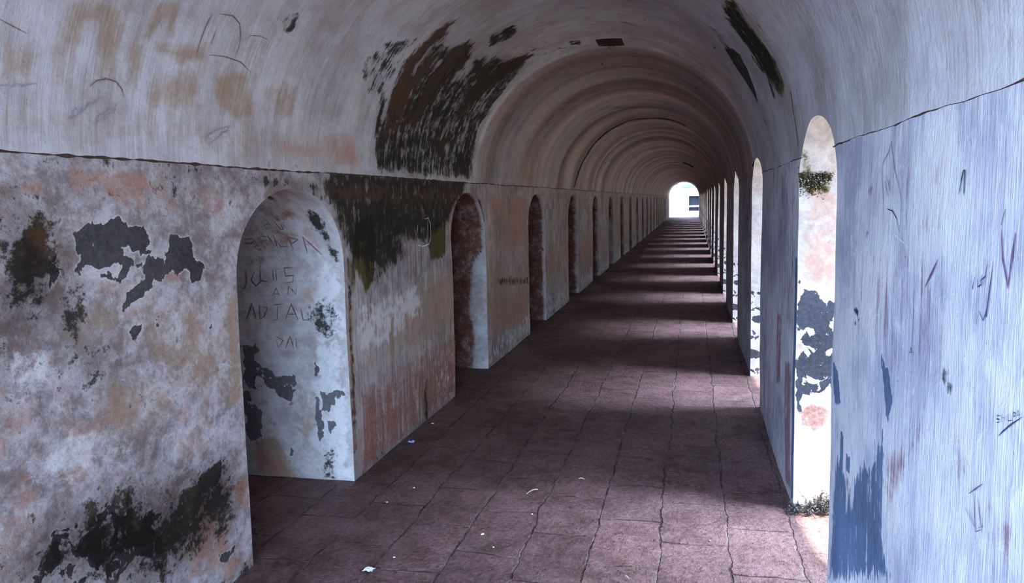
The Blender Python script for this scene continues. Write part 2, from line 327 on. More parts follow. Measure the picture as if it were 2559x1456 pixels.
P('red','J1',[(-2.729,1.402),(-2.519,1.648),(-2.275,1.738),(-2.177,1.689),(-2.321,1.523),(-2.475,1.45),(-2.463,1.302),(-2.685,1.252)],.55,.14)
P('mould','J1',[(-2.493,1.648),(-2.431,1.812),(-2.061,1.777),(-2.204,1.713),(-2.397,1.67)],0.392,0.17)
P('mould','J1',[(-2.164,1.689),(-2.111,1.641),(-2.087,1.52),(-2.066,1.374),(-2.101,1.35),(-2.172,1.496),(-2.193,1.594)],0.84,0.068)
P('mould','J1',[(-2.242,0.2),(-2.132,0.244),(-2.158,-0.001),(-2.268,-0.021)],0.56,0.068)
P('mould','J1',[(-2.242,0.2),(-2.223,0.201),(-2.226,-0.006),(-2.246,-0.007)],.5,.02)
P('mould','J1',[(-2.773,-0.039),(-2.49,-0.035),(-2.269,-0.029),(-2.039,-0.03),(-2.04,-0.043),(-2.775,-0.074)],.8,.02)
P('mould','J1',[(-2.368,1.08),(-2.098,1.156),(-2.087,0.861),(-2.245,0.883)],0.56,0.085)
P('white','J1',[(-2.216,1.399),(-2.062,1.35),(-2.065,0.26),(-2.253,0.251),(-2.279,0.757)],.8,.1)
P('moss','K1',[(0.538,1.911),(0.581,1.879),(0.625,1.816),(0.689,1.824),(0.709,1.793),(0.692,1.722),(0.644,1.697),(0.604,1.735),(0.541,1.761)],.9,.06)
P('mould','K1',[(0.54,1.798),(0.68,1.784),(0.682,1.712),(0.64,1.697),(0.604,1.739),(0.541,1.753)],.7,.05)
P('pink','K1',[(0.649,1.455),(0.736,1.464),(0.741,1.256),(0.672,1.298)],.9,.05)
P('pink','K1',[(0.535,1.757),(0.735,1.772),(0.742,1.214),(0.545,1.213)],.6,.1)
P('red','K1',[(0.537,0.542),(0.607,0.593),(0.732,0.572),(0.73,0.489),(0.651,0.448),(0.569,0.466)],.9,.03)
P('grey','K1',[(0.543,1.128),(0.575,1.209),(0.596,1.171),(0.64,1.15),(0.675,1.154),(0.641,1.097),(0.618,1.043),(0.604,0.979),(0.663,0.997),(0.739,0.939),(0.74,0.896),(0.684,0.938),(0.641,0.911),(0.682,0.869),(0.742,0.832),(0.74,0.746),(0.682,0.83),(0.642,0.872),(0.58,0.957),(0.555,1.021)],.92,.03)
P('grey','K1',[(0.538,0.827),(0.564,0.762),(0.579,0.61),(0.548,0.532)],.95,.012)
P('tan','K1',[(0.539,0.999),(0.576,0.946),(0.579,0.784),(0.54,0.718)],.8,.03)
P('tan','K1',[(0.54,0.186),(0.727,0.175),(0.72,0.063),(0.536,0.073)],.8,.04)
P('mould','K1',[(0.642,1.785),(0.731,1.78),(0.731,1.77),(0.642,1.775)],.6,.02)
P('grey','R',[(3.148,0.163),(3.108,0.52),(3.029,0.754),(2.889,0.71),(2.752,0.659),(2.643,0.824),(2.478,0.893),(2.367,1.026),(2.32,1.034),(2.315,0.89),(2.328,0.741),(2.271,0.672),(2.138,0.672)],.72,.10)
P('grey','R',[(2.382,1.241),(2.298,1.212),(2.24,1.142),(2.291,1.054),(2.336,1.117)],.95,.03)
P('grey','R',[(3.159,1.063),(3.03,1.044),(2.967,0.936),(3.085,0.905)],.95,.03)
P('grey','R',[(2.856,0.795),(2.771,0.794),(2.791,0.738),(2.846,0.725)],.95,.02)
P('grey','R',[(2.953,0.838),(2.9,0.84),(2.903,0.705),(2.95,0.704)],.95,.02)
P('red','R',[(2.83,0.716),(2.775,0.729),(2.744,0.605),(2.799,0.597)],.85,.02)
P('red','R',[(2.606,0.777),(2.523,0.814),(2.49,0.659),(2.546,0.648)],.85,.02)
P('red','R',[(2.83,0.452),(2.784,0.487),(2.754,0.428),(2.808,0.402)],.8,.02)
P('red','R',[(2.312,0.973),(2.095,1.085),(1.971,1.211),(1.916,1.272),(1.957,1.108),(2.108,0.954),(2.199,0.808),(2.342,0.844)],.65,.1)
P('red','R',[(1.748,1.174),(1.644,1.211),(1.651,1.123),(1.719,1.055)],.65,.08)
P('red','R',[(1.569,1.13),(1.396,1.19),(1.382,1.085),(1.511,0.993)],.75,.12)
P('red','R',[(2.013,1.77),(1.867,1.777),(1.885,1.708),(1.975,1.718)],.55,.08)
P('red','R',[(2.101,1.672),(1.883,1.691),(1.805,1.607),(2.053,1.576)],.6,.1)
P('red','R',[(2.675,1.705),(2.539,1.725),(2.587,1.686)],.9,.02)
P('red','R',[(2.631,1.599),(2.564,1.595),(2.581,1.558),(2.625,1.555)],.8,.02)
P('red','R',[(1.979,1.746),(1.919,1.744),(1.914,1.709),(1.958,1.709)],.6,.05)
P('mould','R',[(1.875,1.305),(1.802,1.329),(1.744,1.278),(1.793,1.257)],.7,.02)
P('mould','R',[(2.79,1.317),(2.701,1.33),(2.699,1.31),(2.787,1.297)],.85,.015)
P('mould','R',[(2.772,1.283),(2.678,1.298),(2.676,1.278),(2.769,1.263)],.8,.015)
P('red','R',[(4.802,0.725),(4.516,0.784),(4.404,0.059),(4.653,0.038)],.9,.05)
P('red','R',[(5.295,0.943),(5.06,0.977),(4.99,0.534),(5.22,0.479)],.8,.03)
P('grey','R',[(4.413,1.375),(4.314,1.382),(4.283,0.082),(4.415,0.008)],.9,.03)
P('white','R',[(1.648,1.413),(1.432,1.472),(1.415,1.341),(1.587,1.272)],.7,.2)
P('white','R',[(1.684,0.975),(1.525,1.101),(1.402,1.236),(1.398,1.203),(1.593,0.992)],.7,.1)
P('mould','V',[(3.393,0),(3.472,0.075),(4.059,0.004),(4.793,0.041),(4.789,0),(3.617,0)],.55,.12)
P('white','J1',[(-2.183,1.448),(-2.067,1.253),(-2.051,0.005),(-2.24,-0.006),(-2.293,0.504)],.8,.1)
P('mould','L',[(3.542,1.872),(3.87,1.861),(4.203,1.836),(4.042,1.732),(3.863,1.797),(3.612,1.81)],0.672,0.17)
P('mould','L',[(1.959,1.763),(2.181,1.686),(2.445,0.994),(2.281,0.979),(2.053,1.279),(1.902,1.258)],0.616,0.34)
P('red','R',[(2.946,1.538),(1.97,1.682),(1.734,1.356),(2.003,1.203),(2.69,1.159)],.45,.3)
P('mould','V',[(4.968,1.23),(4.9,1.181),(4.855,1.058),(4.834,0.95),(4.781,0.844),(4.82,0.715),(4.838,0.587),(4.887,0.411),(4.903,0.28),(5.106,0.287),(5.169,0.441),(5.205,0.583),(5.236,0.749),(5.266,0.886),(5.179,0.959),(5.058,0.886),(5.039,0.777),(4.986,0.777),(4.984,0.869),(5.101,1.018),(5.066,1.106)],0.91,0.147)
P('mould','V',[(5.417,1.155),(5.35,1.062),(5.325,0.957),(5.294,0.871),(5.265,0.767),(5.251,0.63),(5.223,0.516),(5.191,0.349),(5.36,0.355),(5.529,0.351),(5.581,0.485),(5.653,0.622),(5.668,0.769),(5.756,0.858),(5.844,0.937),(5.704,1.09),(5.571,1.149)],0.91,0.147)
P('mould','V',[(5.986,1.12),(5.793,1.057),(5.979,0.912),(6.213,0.875),(6.197,0.796),(6.284,0.648),(6.295,0.506),(6.223,0.41),(5.9,0.37),(5.959,0.206),(6.185,0.13),(6.293,0.28),(6.418,0.438),(6.487,0.585),(6.629,0.733),(6.679,0.832),(6.888,0.912),(6.838,1.041),(6.869,1.17),(6.782,1.336),(6.771,1.401),(6.559,1.326),(6.377,1.181),(6.209,1.074)],0.86,0.147)
P('mould','V',[(4.755,0.311),(4.709,0.568),(4.734,0.625),(4.83,0.513),(4.849,0.407),(5.19,0.311),(5.529,0.351),(5.524,0.259),(5.368,0.192),(5.311,0.027),(4.873,0.033)],0.76,0.100)
P('mould','V',[(6.498,0.293),(6.746,0.331),(7.002,0.263),(7.037,0.024),(6.585,0.025)],0.82,0.126)
P('mould','V',[(6.326,0.126),(6.481,0.132),(6.515,0.023),(6.335,0.026)],0.70,0.050)
P('mould','V',[(6.731,0.613),(7.051,0.748),(7.202,0.697),(7.08,0.615),(6.93,0.444),(6.695,0.424)],0.74,0.070)
P('mould','V',[(5.664,1.223),(5.62,1.272),(5.691,1.402),(5.749,1.452),(5.948,1.414),(6.001,1.322),(5.856,1.178)],0.74,0.070)
P('mould','V',[(4.302,0.624),(4.287,0.731),(4.384,0.869),(4.637,0.954),(4.796,1.017),(4.75,0.837),(4.77,0.669),(4.714,0.517),(4.506,0.505)],0.56,0.080)
P('mould','V',[(5.805,0.642),(5.85,0.811),(5.945,0.878),(6.103,0.709),(6.15,0.481),(6.021,0.38),(5.929,0.405)],0.50,0.060)
P('rust','V',[(4.968,1.23),(4.9,1.181),(4.855,1.058),(4.834,0.95),(4.781,0.844),(4.82,0.715),(4.838,0.587),(4.887,0.411),(4.903,0.28),(5.106,0.287),(5.169,0.441),(5.205,0.583),(5.236,0.749),(5.266,0.886),(5.179,0.959),(5.058,0.886),(5.039,0.777),(4.986,0.777),(4.984,0.869),(5.101,1.018),(5.066,1.106)],0.95,0.150)
P('rust','V',[(5.417,1.155),(5.35,1.062),(5.325,0.957),(5.294,0.871),(5.265,0.767),(5.251,0.63),(5.223,0.516),(5.191,0.349),(5.36,0.355),(5.529,0.351),(5.581,0.485),(5.653,0.622),(5.668,0.769),(5.756,0.858),(5.844,0.937),(5.704,1.09),(5.571,1.149)],0.60,0.150)
P('rust','V',[(5.986,1.12),(5.793,1.057),(5.979,0.912),(6.213,0.875),(6.197,0.796),(6.284,0.648),(6.295,0.506),(6.223,0.41),(5.9,0.37),(5.959,0.206),(6.185,0.13),(6.293,0.28),(6.418,0.438),(6.487,0.585),(6.629,0.733),(6.679,0.832),(6.888,0.912),(6.838,1.041),(6.869,1.17),(6.782,1.336),(6.771,1.401),(6.559,1.326),(6.377,1.181),(6.209,1.074)],0.45,0.150)
P('moss','V',[(4.755,0.311),(4.709,0.568),(4.734,0.625),(4.83,0.513),(4.849,0.407),(5.19,0.311),(5.529,0.351),(5.524,0.259),(5.368,0.192),(5.311,0.027),(4.873,0.033)],0.50,0.120)
P('moss','V',[(5.986,1.12),(5.793,1.057),(5.979,0.912),(6.213,0.875),(6.197,0.796),(6.284,0.648),(6.295,0.506),(6.223,0.41),(5.9,0.37),(5.959,0.206),(6.185,0.13),(6.293,0.28),(6.418,0.438),(6.487,0.585),(6.629,0.733),(6.679,0.832),(6.888,0.912),(6.838,1.041),(6.869,1.17),(6.782,1.336),(6.771,1.401),(6.559,1.326),(6.377,1.181),(6.209,1.074)],0.55,0.100)
P('moss','V',[(5.664,1.223),(5.62,1.272),(5.691,1.402),(5.749,1.452),(5.948,1.414),(6.001,1.322),(5.856,1.178)],0.50,0.100)
P('moss','V',[(6.498,0.293),(6.746,0.331),(7.002,0.263),(7.037,0.024),(6.585,0.025)],0.45,0.100)
P('rust','L',[(4.051,1.822),(5.132,1.812),(5.123,1.729),(4.353,1.731)],.8,.1)
P('rust','L',[(4.849,1.809),(6.772,1.831),(6.631,1.654),(4.972,1.675)],.6,.12)
P('rust','L',[(4.318,1.155),(4.414,1.143),(4.387,0.237),(4.297,0.061),(4.3,0.516)],.7,.05)
P('rust','L',[(2.032,1.639),(2.161,1.66),(2.133,1.557),(2.048,1.512)],.5,.1)
P('mould','V',[(4.857,0.003),(4.789,0.121),(4.814,0.297),(4.835,0.435),(4.843,0.649),(4.871,0.851),(4.913,1.029),(4.937,1.206),(5.041,1.133),(5.209,1.028),(5.389,1.125),(5.641,1.147),(5.798,0.943),(5.799,0.847),(6.054,1.02),(6.102,1.171),(6.584,1.274),(6.796,1.341),(7.038,1.133),(7.156,0.891),(7.102,0.724),(7.03,0.569),(7.174,0.34),(7.242,0.009),(5.294,0.015)],.68,.14)
P('moss','V',[(4.857,0.003),(4.79,0.376),(4.917,0.646),(5.438,0.833),(6.301,1.15),(7.03,0.569),(7.173,0.027)],.5,.2)
P('mould','L',[(2.641,0.462),(2.973,0.436),(3.074,0.205),(2.939,0.133),(2.59,0.231),(2.48,0.318)],0.672,0.255)
P('mould','L',[(2.341,1.848),(2.476,1.839),(2.512,1.781),(2.352,1.779)],0.56,0.17)
P('mould','L',[(2.608,1.767),(2.65,1.737),(2.632,1.675),(2.59,1.707)],0.694,0.085)
P('grey','K1',[(0.544,1.256),(0.739,1.13),(0.745,0.703),(0.546,0.609)],.66,.06)
P('mould','L',[(1.971,1.617),(2.122,1.609),(2.099,1.403),(1.947,1.411)],0.84,0.204)
P('mould','V',[(4.577,3.063),(4.48,3.229),(4.59,3.435),(4.817,3.437),(5.01,3.223)],.6,.05)
P('mould','L',[(1.908,0.547),(1.945,0.603),(2.066,0.671),(2.266,0.676),(2.404,0.637),(2.554,0.563),(2.592,0.465),(2.487,0.38),(2.368,0.315)],0.656,0.238)
P('mould','L',[(2.404,0.637),(2.734,0.596),(2.989,0.579),(2.943,0.448),(2.717,0.447),(2.592,0.465)],0.784,0.204)
P('mould','L',[(1.948,1.667),(2.099,1.687),(2.152,1.581),(2.157,1.475),(2.003,1.378),(1.915,1.379)],0.84,0.204)
P('mould','L',[(1.966,1.823),(2.14,1.764),(1.996,1.714),(1.954,1.715)],0.694,0.102)
P('mould','L',[(3.131,1.859),(3.617,1.855),(3.693,1.805),(3.569,1.774),(3.254,1.827)],0.672,0.085)
P('tan','L',[(2.488,1.381),(3.066,1.273),(3.079,0.831),(2.645,0.943)],.6,.2)
P('red','L',[(4.402,0.592),(5.673,0.609),(6.521,0.596),(6.459,-0.005),(4.398,-0.001)],.66,.14)
P('tan','L',[(4.509,1.029),(5.725,1.107),(6.58,1.161),(6.521,0.596),(5.155,0.589),(4.46,0.578)],.7,.2)
P('soot_shade','L',[(1.826,0.589),(1.919,0.642),(2.066,0.671),(2.267,0.69),(2.406,0.652),(2.734,0.596),(3.018,0.569),(3.101,0.445),(2.959,0.312),(2.72,0.237),(2.564,0.217)],1.15,.30)
P('soot_shade','L',[(1.959,1.763),(2.043,1.739),(2.147,1.68),(2.183,1.553),(2.131,1.398),(1.998,1.34),(1.907,1.306)],.95,.25)
P('soot_shade','L',[(4.056,1.866),(6.971,1.907),(6.616,1.513),(5.234,1.33),(4.429,1.389)],.5,.15)
P('soot_shade','V',[(4.857,0.003),(4.814,0.297),(4.843,0.649),(4.913,1.029),(5.539,1.126),(6.702,1.323),(7.078,0.832),(7.174,0.34),(7.242,0.009)],.45,.2)
P('mould','L',[(2.056,0.579),(2.205,0.642),(2.403,0.622),(2.501,0.503),(2.378,0.399),(2.215,0.393),(2.013,0.494)],0.76,0.204)
P('mould','L',[(1.908,0.547),(1.978,0.615),(2.069,0.545),(2.06,0.471)],0.64,0.204)
P('tan','K1',[(0.535,1.757),(0.735,1.772),(0.742,1.214),(0.545,1.213)],.5,.1)
P('mould','L',[(1.826,0.589),(1.833,0.656),(2.049,0.665),(2.267,0.69),(2.604,0.577),(2.989,0.579),(3.095,0.39),(2.953,0.258),(2.594,0.263),(2.518,0.24)],0.874,0.34)
P('grey','L',[(1.937,0.533),(2.03,0.646),(2.342,0.646),(2.599,0.529),(2.528,0.328),(2.309,0.345)],.62,.12)

def sdist(poly, A, B):
    n = len(poly); inside = np.zeros(A.shape, bool); d = np.full(A.shape, 1e9)
    for i in range(n):
        x1, y1 = poly[i]; x2, y2 = poly[(i + 1) % n]
        dx, dy = x2 - x1, y2 - y1; l2 = dx * dx + dy * dy + 1e-12
        t = np.clip(((A - x1) * dx + (B - y1) * dy) / l2, 0, 1)
        d = np.minimum(d, np.hypot(A - x1 - t * dx, B - y1 - t * dy))
        c = ((y1 > B) != (y2 > B)) & (A < dx * (B - y1) / (dy + 1e-12 * (dy == 0)) + x1)
        inside ^= c
    return np.where(inside, -d, d)

ATTS = ['tan', 'pink', 'red', 'white', 'grey', 'moss', 'mould', 'rust', 'soot_shade', 'streak']
def vnoise(A, B, s, seed):
    return np.array([noise.noise(Vector((a * s, b * s, seed))) for a, b in zip(A, B)])
def sm(x, a, b):
    t = np.clip((x - a) / (b - a), 0, 1); return t * t * (3 - 2 * t)

def weather(surf, A, B):
    out = {k: np.zeros(len(A)) for k in ATTS}
    neg = {k: np.zeros(len(A)) for k in ATTS}
    nz = vnoise(A, B, .55, 3.1); nz2 = vnoise(A, B, .9, 8.7)
    if surf == 'L':
        out['streak'] = sm(A, 3.4, 4.6) * .9
        far = sm(A, 4.6, 7.4)
        out['tan'] = .12 + far * (.16 + .4 * np.exp(-((B - .75 - .25 * nz) / .32) ** 2)) + .15 * nz
        out['pink'] = .34 + .25 * nz2 + .1 * far
        out['white'] = far * .5 * sm(B, .55, .1) + .13 + .18 * nz
        out['mould'] = .30 * sm(B, .10, .0) + .12 * sm(B, 1.6, 1.88) * (1 - far) + .13 * far * np.clip(nz * 2, 0, 1)
        out['mould'] += (1 - far) * (.14 + .35 * np.clip(nz, 0, 1))
        out['soot_shade'] = .12 + .25 * np.clip(nz2, 0, 1) + .18 * sm(B, .12, 0) + .12 * far
    elif surf == 'R':
        out['streak'][:] = 1
        f = sm(A, 3.9, 9)
        out['red'] = .22 + .3 * nz + .30 * sm(A, 4.0, 4.6)
        out['tan'] = .25 * f
        out['pink'] = .25 + .2 * nz2
        out['white'] = .30 + .3 * nz
        out['mould'] = .28 * sm(B, .1, 0)
        out['grey'] = .2 * sm(B, .5, .0) * (1 - sm(A, 3.2, 3.4))
        out['soot_shade'] = .1 * sm(A, 4.2, 5) + .35 * f + .2 * sm(B, .15, 0)  # far piers darken with depth: light falloff painted in beside the floor grime
    elif surf == 'V':
        f = (A > 7.25 + .05 * nz).astype(float)
        out['pink'] = .12 + .12 * nz + .43 * f
        out['tan'] = .10 + .2 * nz2 + .28 * f * (.6 + .6 * np.sin(A * 2.1 + nz))  # far tan rings draw the bands of bounced light in colour
        out['mould'] = .05 + .1 * np.clip(nz, 0, 1) + .2 * sm(B, .14, 0) * (A < 8) 
        out['white'] = .3 * np.exp(-((A - 7.05) / .12) ** 2) + .15  # pale ring before the vault step: its line of light put into colour
        out['streak'] = .2 + .4 * f
        band = np.array([noise.noise(Vector((a * 1.35, .3 * b, 17))) + .6 * noise.noise(Vector((a * 3.7, .3 * b, 5))) for a, b in zip(A, B)])
        out['soot_shade'] = np.clip(f * (.34 + .75 * band) + .06 + .12 * np.clip(nz2, 0, 1), 0, .85)  # far rings: bands of bounced light painted in together with sooty smudges
    elif surf[0] == 'J':
        k = int(surf[1:])
        if k == 1:
            out['mould'] = .36 * sm(B, .05, 0); out['pink'] = .25 + .2 * nz
        else:                           # bare dark laterite with plaster surviving along the front edge
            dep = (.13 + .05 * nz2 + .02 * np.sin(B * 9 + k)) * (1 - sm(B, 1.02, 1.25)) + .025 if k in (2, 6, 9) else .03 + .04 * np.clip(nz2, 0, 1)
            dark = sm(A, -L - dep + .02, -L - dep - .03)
            out['soot_shade'] = .25 + .68 * dark; out['red'] = dark * .85; out['tan'] = .5 * dark
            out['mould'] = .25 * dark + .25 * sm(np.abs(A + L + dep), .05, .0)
    elif surf[0] == 'K':
        out['pink'] = .28 + .25 * nz; out['grey'] = .40 * sm(B, 1.0, .6) * (nz > -.1) * (surf != 'K1')
        out['tan'] = .2 + .2 * nz2
        out['mould'] = .35 * sm(B, .08, 0)
    elif surf == 'I':
        out['pink'] += .3
    for att, s, poly, st, soft in PAINT:
        if s != surf: continue
        lo, hi = poly.min(0) - soft, poly.max(0) + soft
        ix = np.where((A > lo[0]) & (A < hi[0]) & (B > lo[1]) & (B < hi[1]))[0]
        if not len(ix): continue
        v = abs(st) * np.clip(.5 - sdist(poly, A[ix], B[ix]) / soft, 0, 1)
        (out if st > 0 else neg)[att][ix] = np.maximum((out if st > 0 else neg)[att][ix], v)
    return {k: np.clip(out[k] - neg[k], 0, 1) for k in ATTS}

def warp(p):
    x, y, z = p
    d = noise.noise_vector(Vector((x * .9, y * .9, z * .9))) * .010 + noise.noise_vector(Vector((x * 3.3, y * 3.3, z * 3.3))) * .004
    return (x + d.x, y + d.y * .6, z + d.z * (.5 if z > .03 else 0))

class Shell:
    """collects grids of points that share one mesh; every grid knows its surface and (a, b) in metres"""
    def __init__(s): s.v = []; s.f = []; s.mi = []; s.ab = []; s.att = {k: [] for k in ATTS}
    def grid(s, pts, ab, surf, mat=0, flip=False, wobble=True, ):
        ny, nz = len(pts), len(pts[0]); o = len(s.v)
        for rowp in pts:
            for p in rowp: s.v.append(warp(p) if wobble else p)
        A = np.array([q[0] for r in ab for q in r]); B = np.array([q[1] for r in ab for q in r])
        s.ab += list(zip(A, B))
        w = weather(surf, A, B)
        for k in ATTS: s.att[k].extend(w[k])
        for i in range(ny - 1):
            for j in range(nz - 1):
                q = (o + i * nz + j, o + (i + 1) * nz + j, o + (i + 1) * nz + j + 1, o + i * nz + j + 1)
                s.f.append(q[::-1] if flip else q); s.mi.append(mat)
    def build(s, name, mats, parent=None, kind='structure', **props):
        me = bpy.data.meshes.new(name); me.from_pydata(s.v, [], s.f)
        for m in mats: me.materials.append(m)
        me.polygons.foreach_set('material_index', s.mi)
        me.polygons.foreach_set('use_smooth', [True] * len(s.f))
        uv = me.uv_layers.new(name='UVMap')
        li = np.zeros(len(me.loops), dtype=np.int32); me.loops.foreach_get('vertex_index', li)
        ab = np.array(s.ab, dtype=np.float32)
        uv.data.foreach_set('uv', ab[li].ravel())
        for k in ATTS:
            a = me.attributes.new(k, 'FLOAT', 'POINT'); a.data.foreach_set('value', np.array(s.att[k], dtype=np.float32))
        ob = bpy.data.objects.new(name, me); col.objects.link(ob)
        if parent: ob.parent = parent
        if kind: ob['kind'] = kind
        for k, v in props.items(): ob[k] = v
        return ob

def steps(a, b, s):
    n = max(2, int(round((b - a) / s)) + 1)
    return [a + (b - a) * i / (n - 1) for i in range(n)]
def ystep(y): return .022 if y < 4.5 else .035 if y < 8.5 else .08 if y < 16 else .2
def arch(y, k, zj, za):
    u = min(1, abs(y - (NEAR(k) + OPW / 2)) / (OPW / 2))
    return zj + (za - zj) * math.sqrt(max(0, 1 - u * u))
def opencols(k):
    n = 40 if k < 3 else 20 if k < 7 else 12
    c = NEAR(k) + OPW / 2
    return [c - OPW / 2 * math.cos(PI * i / n) for i in range(n + 1)]
def segments():
    out = []; y = YS
    for k in range(0, NB):
        out.append(('pier', y, NEAR(k), k)); out.append(('open', NEAR(k), FAR(k), k)); y = FAR(k)
        if NEAR(k + 1) + OPW > YE - .3: break
    out.append(('pier', y, YE, 99)); return out
SEG = segments()
LJ, LA = 1.37, 1.795
RJ, RA = 1.74, 2.025
def ra(k): return RA + (.02 if k == 1 else 0)
def rows_for(y): return 86 if y < 8.5 else 40 if y < 16 else 16
def vx(z):     # right vault face at height z
    if z <= S: return R
    return XC + HW * math.sqrt(max(0, 1 - ((z - S) / RISE) ** 2))

# left wall
sh = Shell()
for typ, ya, yb, k in SEG:
    n = rows_for(ya)
    if typ == 'pier':
        ys = steps(ya, yb, ystep(ya))
        sh.grid([[(-L, y, S * j / n) for j in range(n + 1)] for y in ys], [[(y, S * j / n) for j in range(n + 1)] for y in ys], 'L', 0, flip=False)
    else:
        ys = opencols(k); m = max(6, n // 4)
        zz = [arch(y, k, LJ, LA) for y in ys]
        sh.grid([[(-L, y, z + (S - z) * j / m) for j in range(m + 1)] for y, z in zip(ys, zz)], [[(y, z + (S - z) * j / m) for j in range(m + 1)] for y, z in zip(ys, zz)], 'L', 0)
        # jambs, soffit and back of the opening
        dx = steps(0, TL, .025 if k < 4 else .09)
        nr = n * 3 // 4
        for yj, fl in ((NEAR(k), True), (FAR(k), False)):
            sh.grid([[(-L - d, yj, LJ * j / nr) for j in range(nr + 1)] for d in dx], [[(-L - d, LJ * j / nr) for j in range(nr + 1)] for d in dx], 'J%d' % k, 1, flip=fl)
        # soffit shares the far jamb's painting
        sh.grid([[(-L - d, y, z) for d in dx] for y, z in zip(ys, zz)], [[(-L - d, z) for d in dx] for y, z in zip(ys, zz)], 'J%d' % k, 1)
        if k > 0:
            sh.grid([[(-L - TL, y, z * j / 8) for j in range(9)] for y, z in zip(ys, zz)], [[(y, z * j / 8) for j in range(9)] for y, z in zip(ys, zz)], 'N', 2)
wall_left = sh.build('wall_left', [M['left'], M['jamb'], M['niche']])

# right wall, open to daylight
sh = Shell()
for typ, ya, yb, k in SEG:
    n = rows_for(ya)
    if typ == 'pier':
        ys = steps(ya, yb, ystep(ya))
        sh.grid([[(R, y, S * j / n) for j in range(n + 1)] for y in ys], [[(y, S * j / n) for j in range(n + 1)] for y in ys], 'R', 0, flip=True)
        sh.grid([[(R + TR, y, 3.4 * j / 6) for j in range(7)] for y in (ya, yb)], [[(y, 3.4 * j / 6) for j in range(7)] for y in (ya, yb)], 'X', 1)
    else:
        ys = opencols(k); m = max(6, n // 5)
        zz = [arch(y, k, RJ, ra(k)) for y in ys]
        zc = [min(z, S) for z in zz]
        sh.grid([[(R, y, z + (S - z) * j / m) for j in range(m + 1)] for y, z in zip(ys, zc)], [[(y, z + (S - z) * j / m) for j in range(m + 1)] for y, z in zip(ys, zc)], 'R', 0, flip=True)
        sh.grid([[(R + TR, y, z + (3.4 - z) * j / 4) for j in range(5)] for y, z in zip(ys, zz)], [[(y, z + (3.4 - z) * j / 4) for j in range(5)] for y, z in zip(ys, zz)], 'X', 1)
        dx = steps(0, TR, .02 if k < 4 else .09)
        nr = n * 9 // 10
        for yj, fl in ((NEAR(k), False), (FAR(k), True)):
            sh.grid([[(R + d, yj, RJ * j / nr) for j in range(nr + 1)] for d in dx], [[(R + d, RJ * j / nr) for j in range(nr + 1)] for d in dx], 'K%d' % k, 1, flip=fl)
        sh.grid([[(vx(z) + (R + TR - vx(z)) * d / TR, y, z) for d in dx] for y, z in zip(ys, zz)], [[(R + d, z + .0) for d in dx] for y, z in zip(ys, zz)], 'K%d' % k, 1, flip=True)
wall_right = sh.build('wall_right', [M['right'], M['jamb_right']])

# barrel vault
sh = Shell()
def vpt(y, s):            # s: metres from the left spring
    th = PI - s / ARC
    ring = .006 * math.sin(y * 5.1 + 2 * math.sin(y * 1.7)) * math.sin(max(0, min(PI, th))) if y > 7.2 else 0
    step = .014 if y > 7.25 else 0
    return (XC + (HW - step * (1 if 0.05 < th < PI - .05 else 0)) * math.cos(th), y, S + (RISE - step + ring) * math.sin(th))
SV = PI * ARC
for typ, ya, yb, k in SEG:
    n = 170 if ya < 8.5 else 90 if ya < 16 else 44
    ys = steps(ya, yb, ystep(ya)) if typ == 'pier' else opencols(k)
    pts, ab = [], []
    for y in ys:
        top = SV
        if typ == 'open':
            z = arch(y, k, RJ, ra(k))
            if z > S: top = ARC * (PI - math.asin((z - S) / RISE))
        pts.append([vpt(y, top * j / n) for j in range(n + 1)]); ab.append([(y, top * j / n) for j in range(n + 1)])
    sh.grid(pts, ab, 'V', 0, flip=False)
ceiling = sh.build('ceiling', [M['vault']])

# floor
def flat(name, mats, x0, x1, y0, y1, z, nx, ny, wob=False):
    s_ = Shell()
    xs = [x0 + (x1 - x0) * i / nx for i in range(nx + 1)]; ys = [y0 + (y1 - y0) * (j / ny) ** (2.2 if ny > 50 else 1) for j in range(ny + 1)]
    s_.grid([[(x, y, z + (.006 * noise.noise(Vector((x * 4, y * 4, 0))) if wob else 0)) for y in ys] for x in xs], [[(y + .1, x + .108) for y in ys] for x in xs], 'G', 0, wobble=False)
    return s_.build(name, mats)
floor = flat('floor', [M['floor']], -L - TL - .05, R + TR, YS - .2, YE, 0, 60, 400, True)
ground = flat('ground', [M['ground']], -60, 60, -40, 140, -.06, 2, 2)

def box_bm(bm, x0, x1, y0, y1, z0, z1):
    r = bmesh.ops.create_cube(bm, size=1)
    for v in r['verts']:
        v.co = ((x0 + x1) / 2 + v.co.x * (x1 - x0), (y0 + y1) / 2 + v.co.y * (y1 - y0), (z0 + z1) / 2 + v.co.z * (z1 - z0))
def mesh_obj(name, bm, mat, parent=None, smooth=False, **props):
    me = bpy.data.meshes.new(name); bm.to_mesh(me); bm.free(); me.materials.append(mat)
    if smooth: me.polygons.foreach_set('use_smooth', [True] * len(me.polygons))
    ob = bpy.data.objects.new(name, me); col.objects.link(ob)
    if parent: ob.parent = parent
    for k, v in props.items(): ob[k] = v
    return ob
bm = bmesh.new(); box_bm(bm, -L - TL - .3, R + TR, YS, YE, 3.4, 3.6); box_bm(bm, -L - TL - .3, -L - TL - .1, FAR(0) + .3, YE, 0, 3.4)
box_bm(bm, -L - TL - .3, R + TR + 2, YS - 3.2, YS, 3.4, 3.6)  # unseen canopy behind the camera, added to keep sun off the entrance floor
mesh_obj('roof_and_sun_block', bm, M['roof_and_sun_block'], kind='structure')
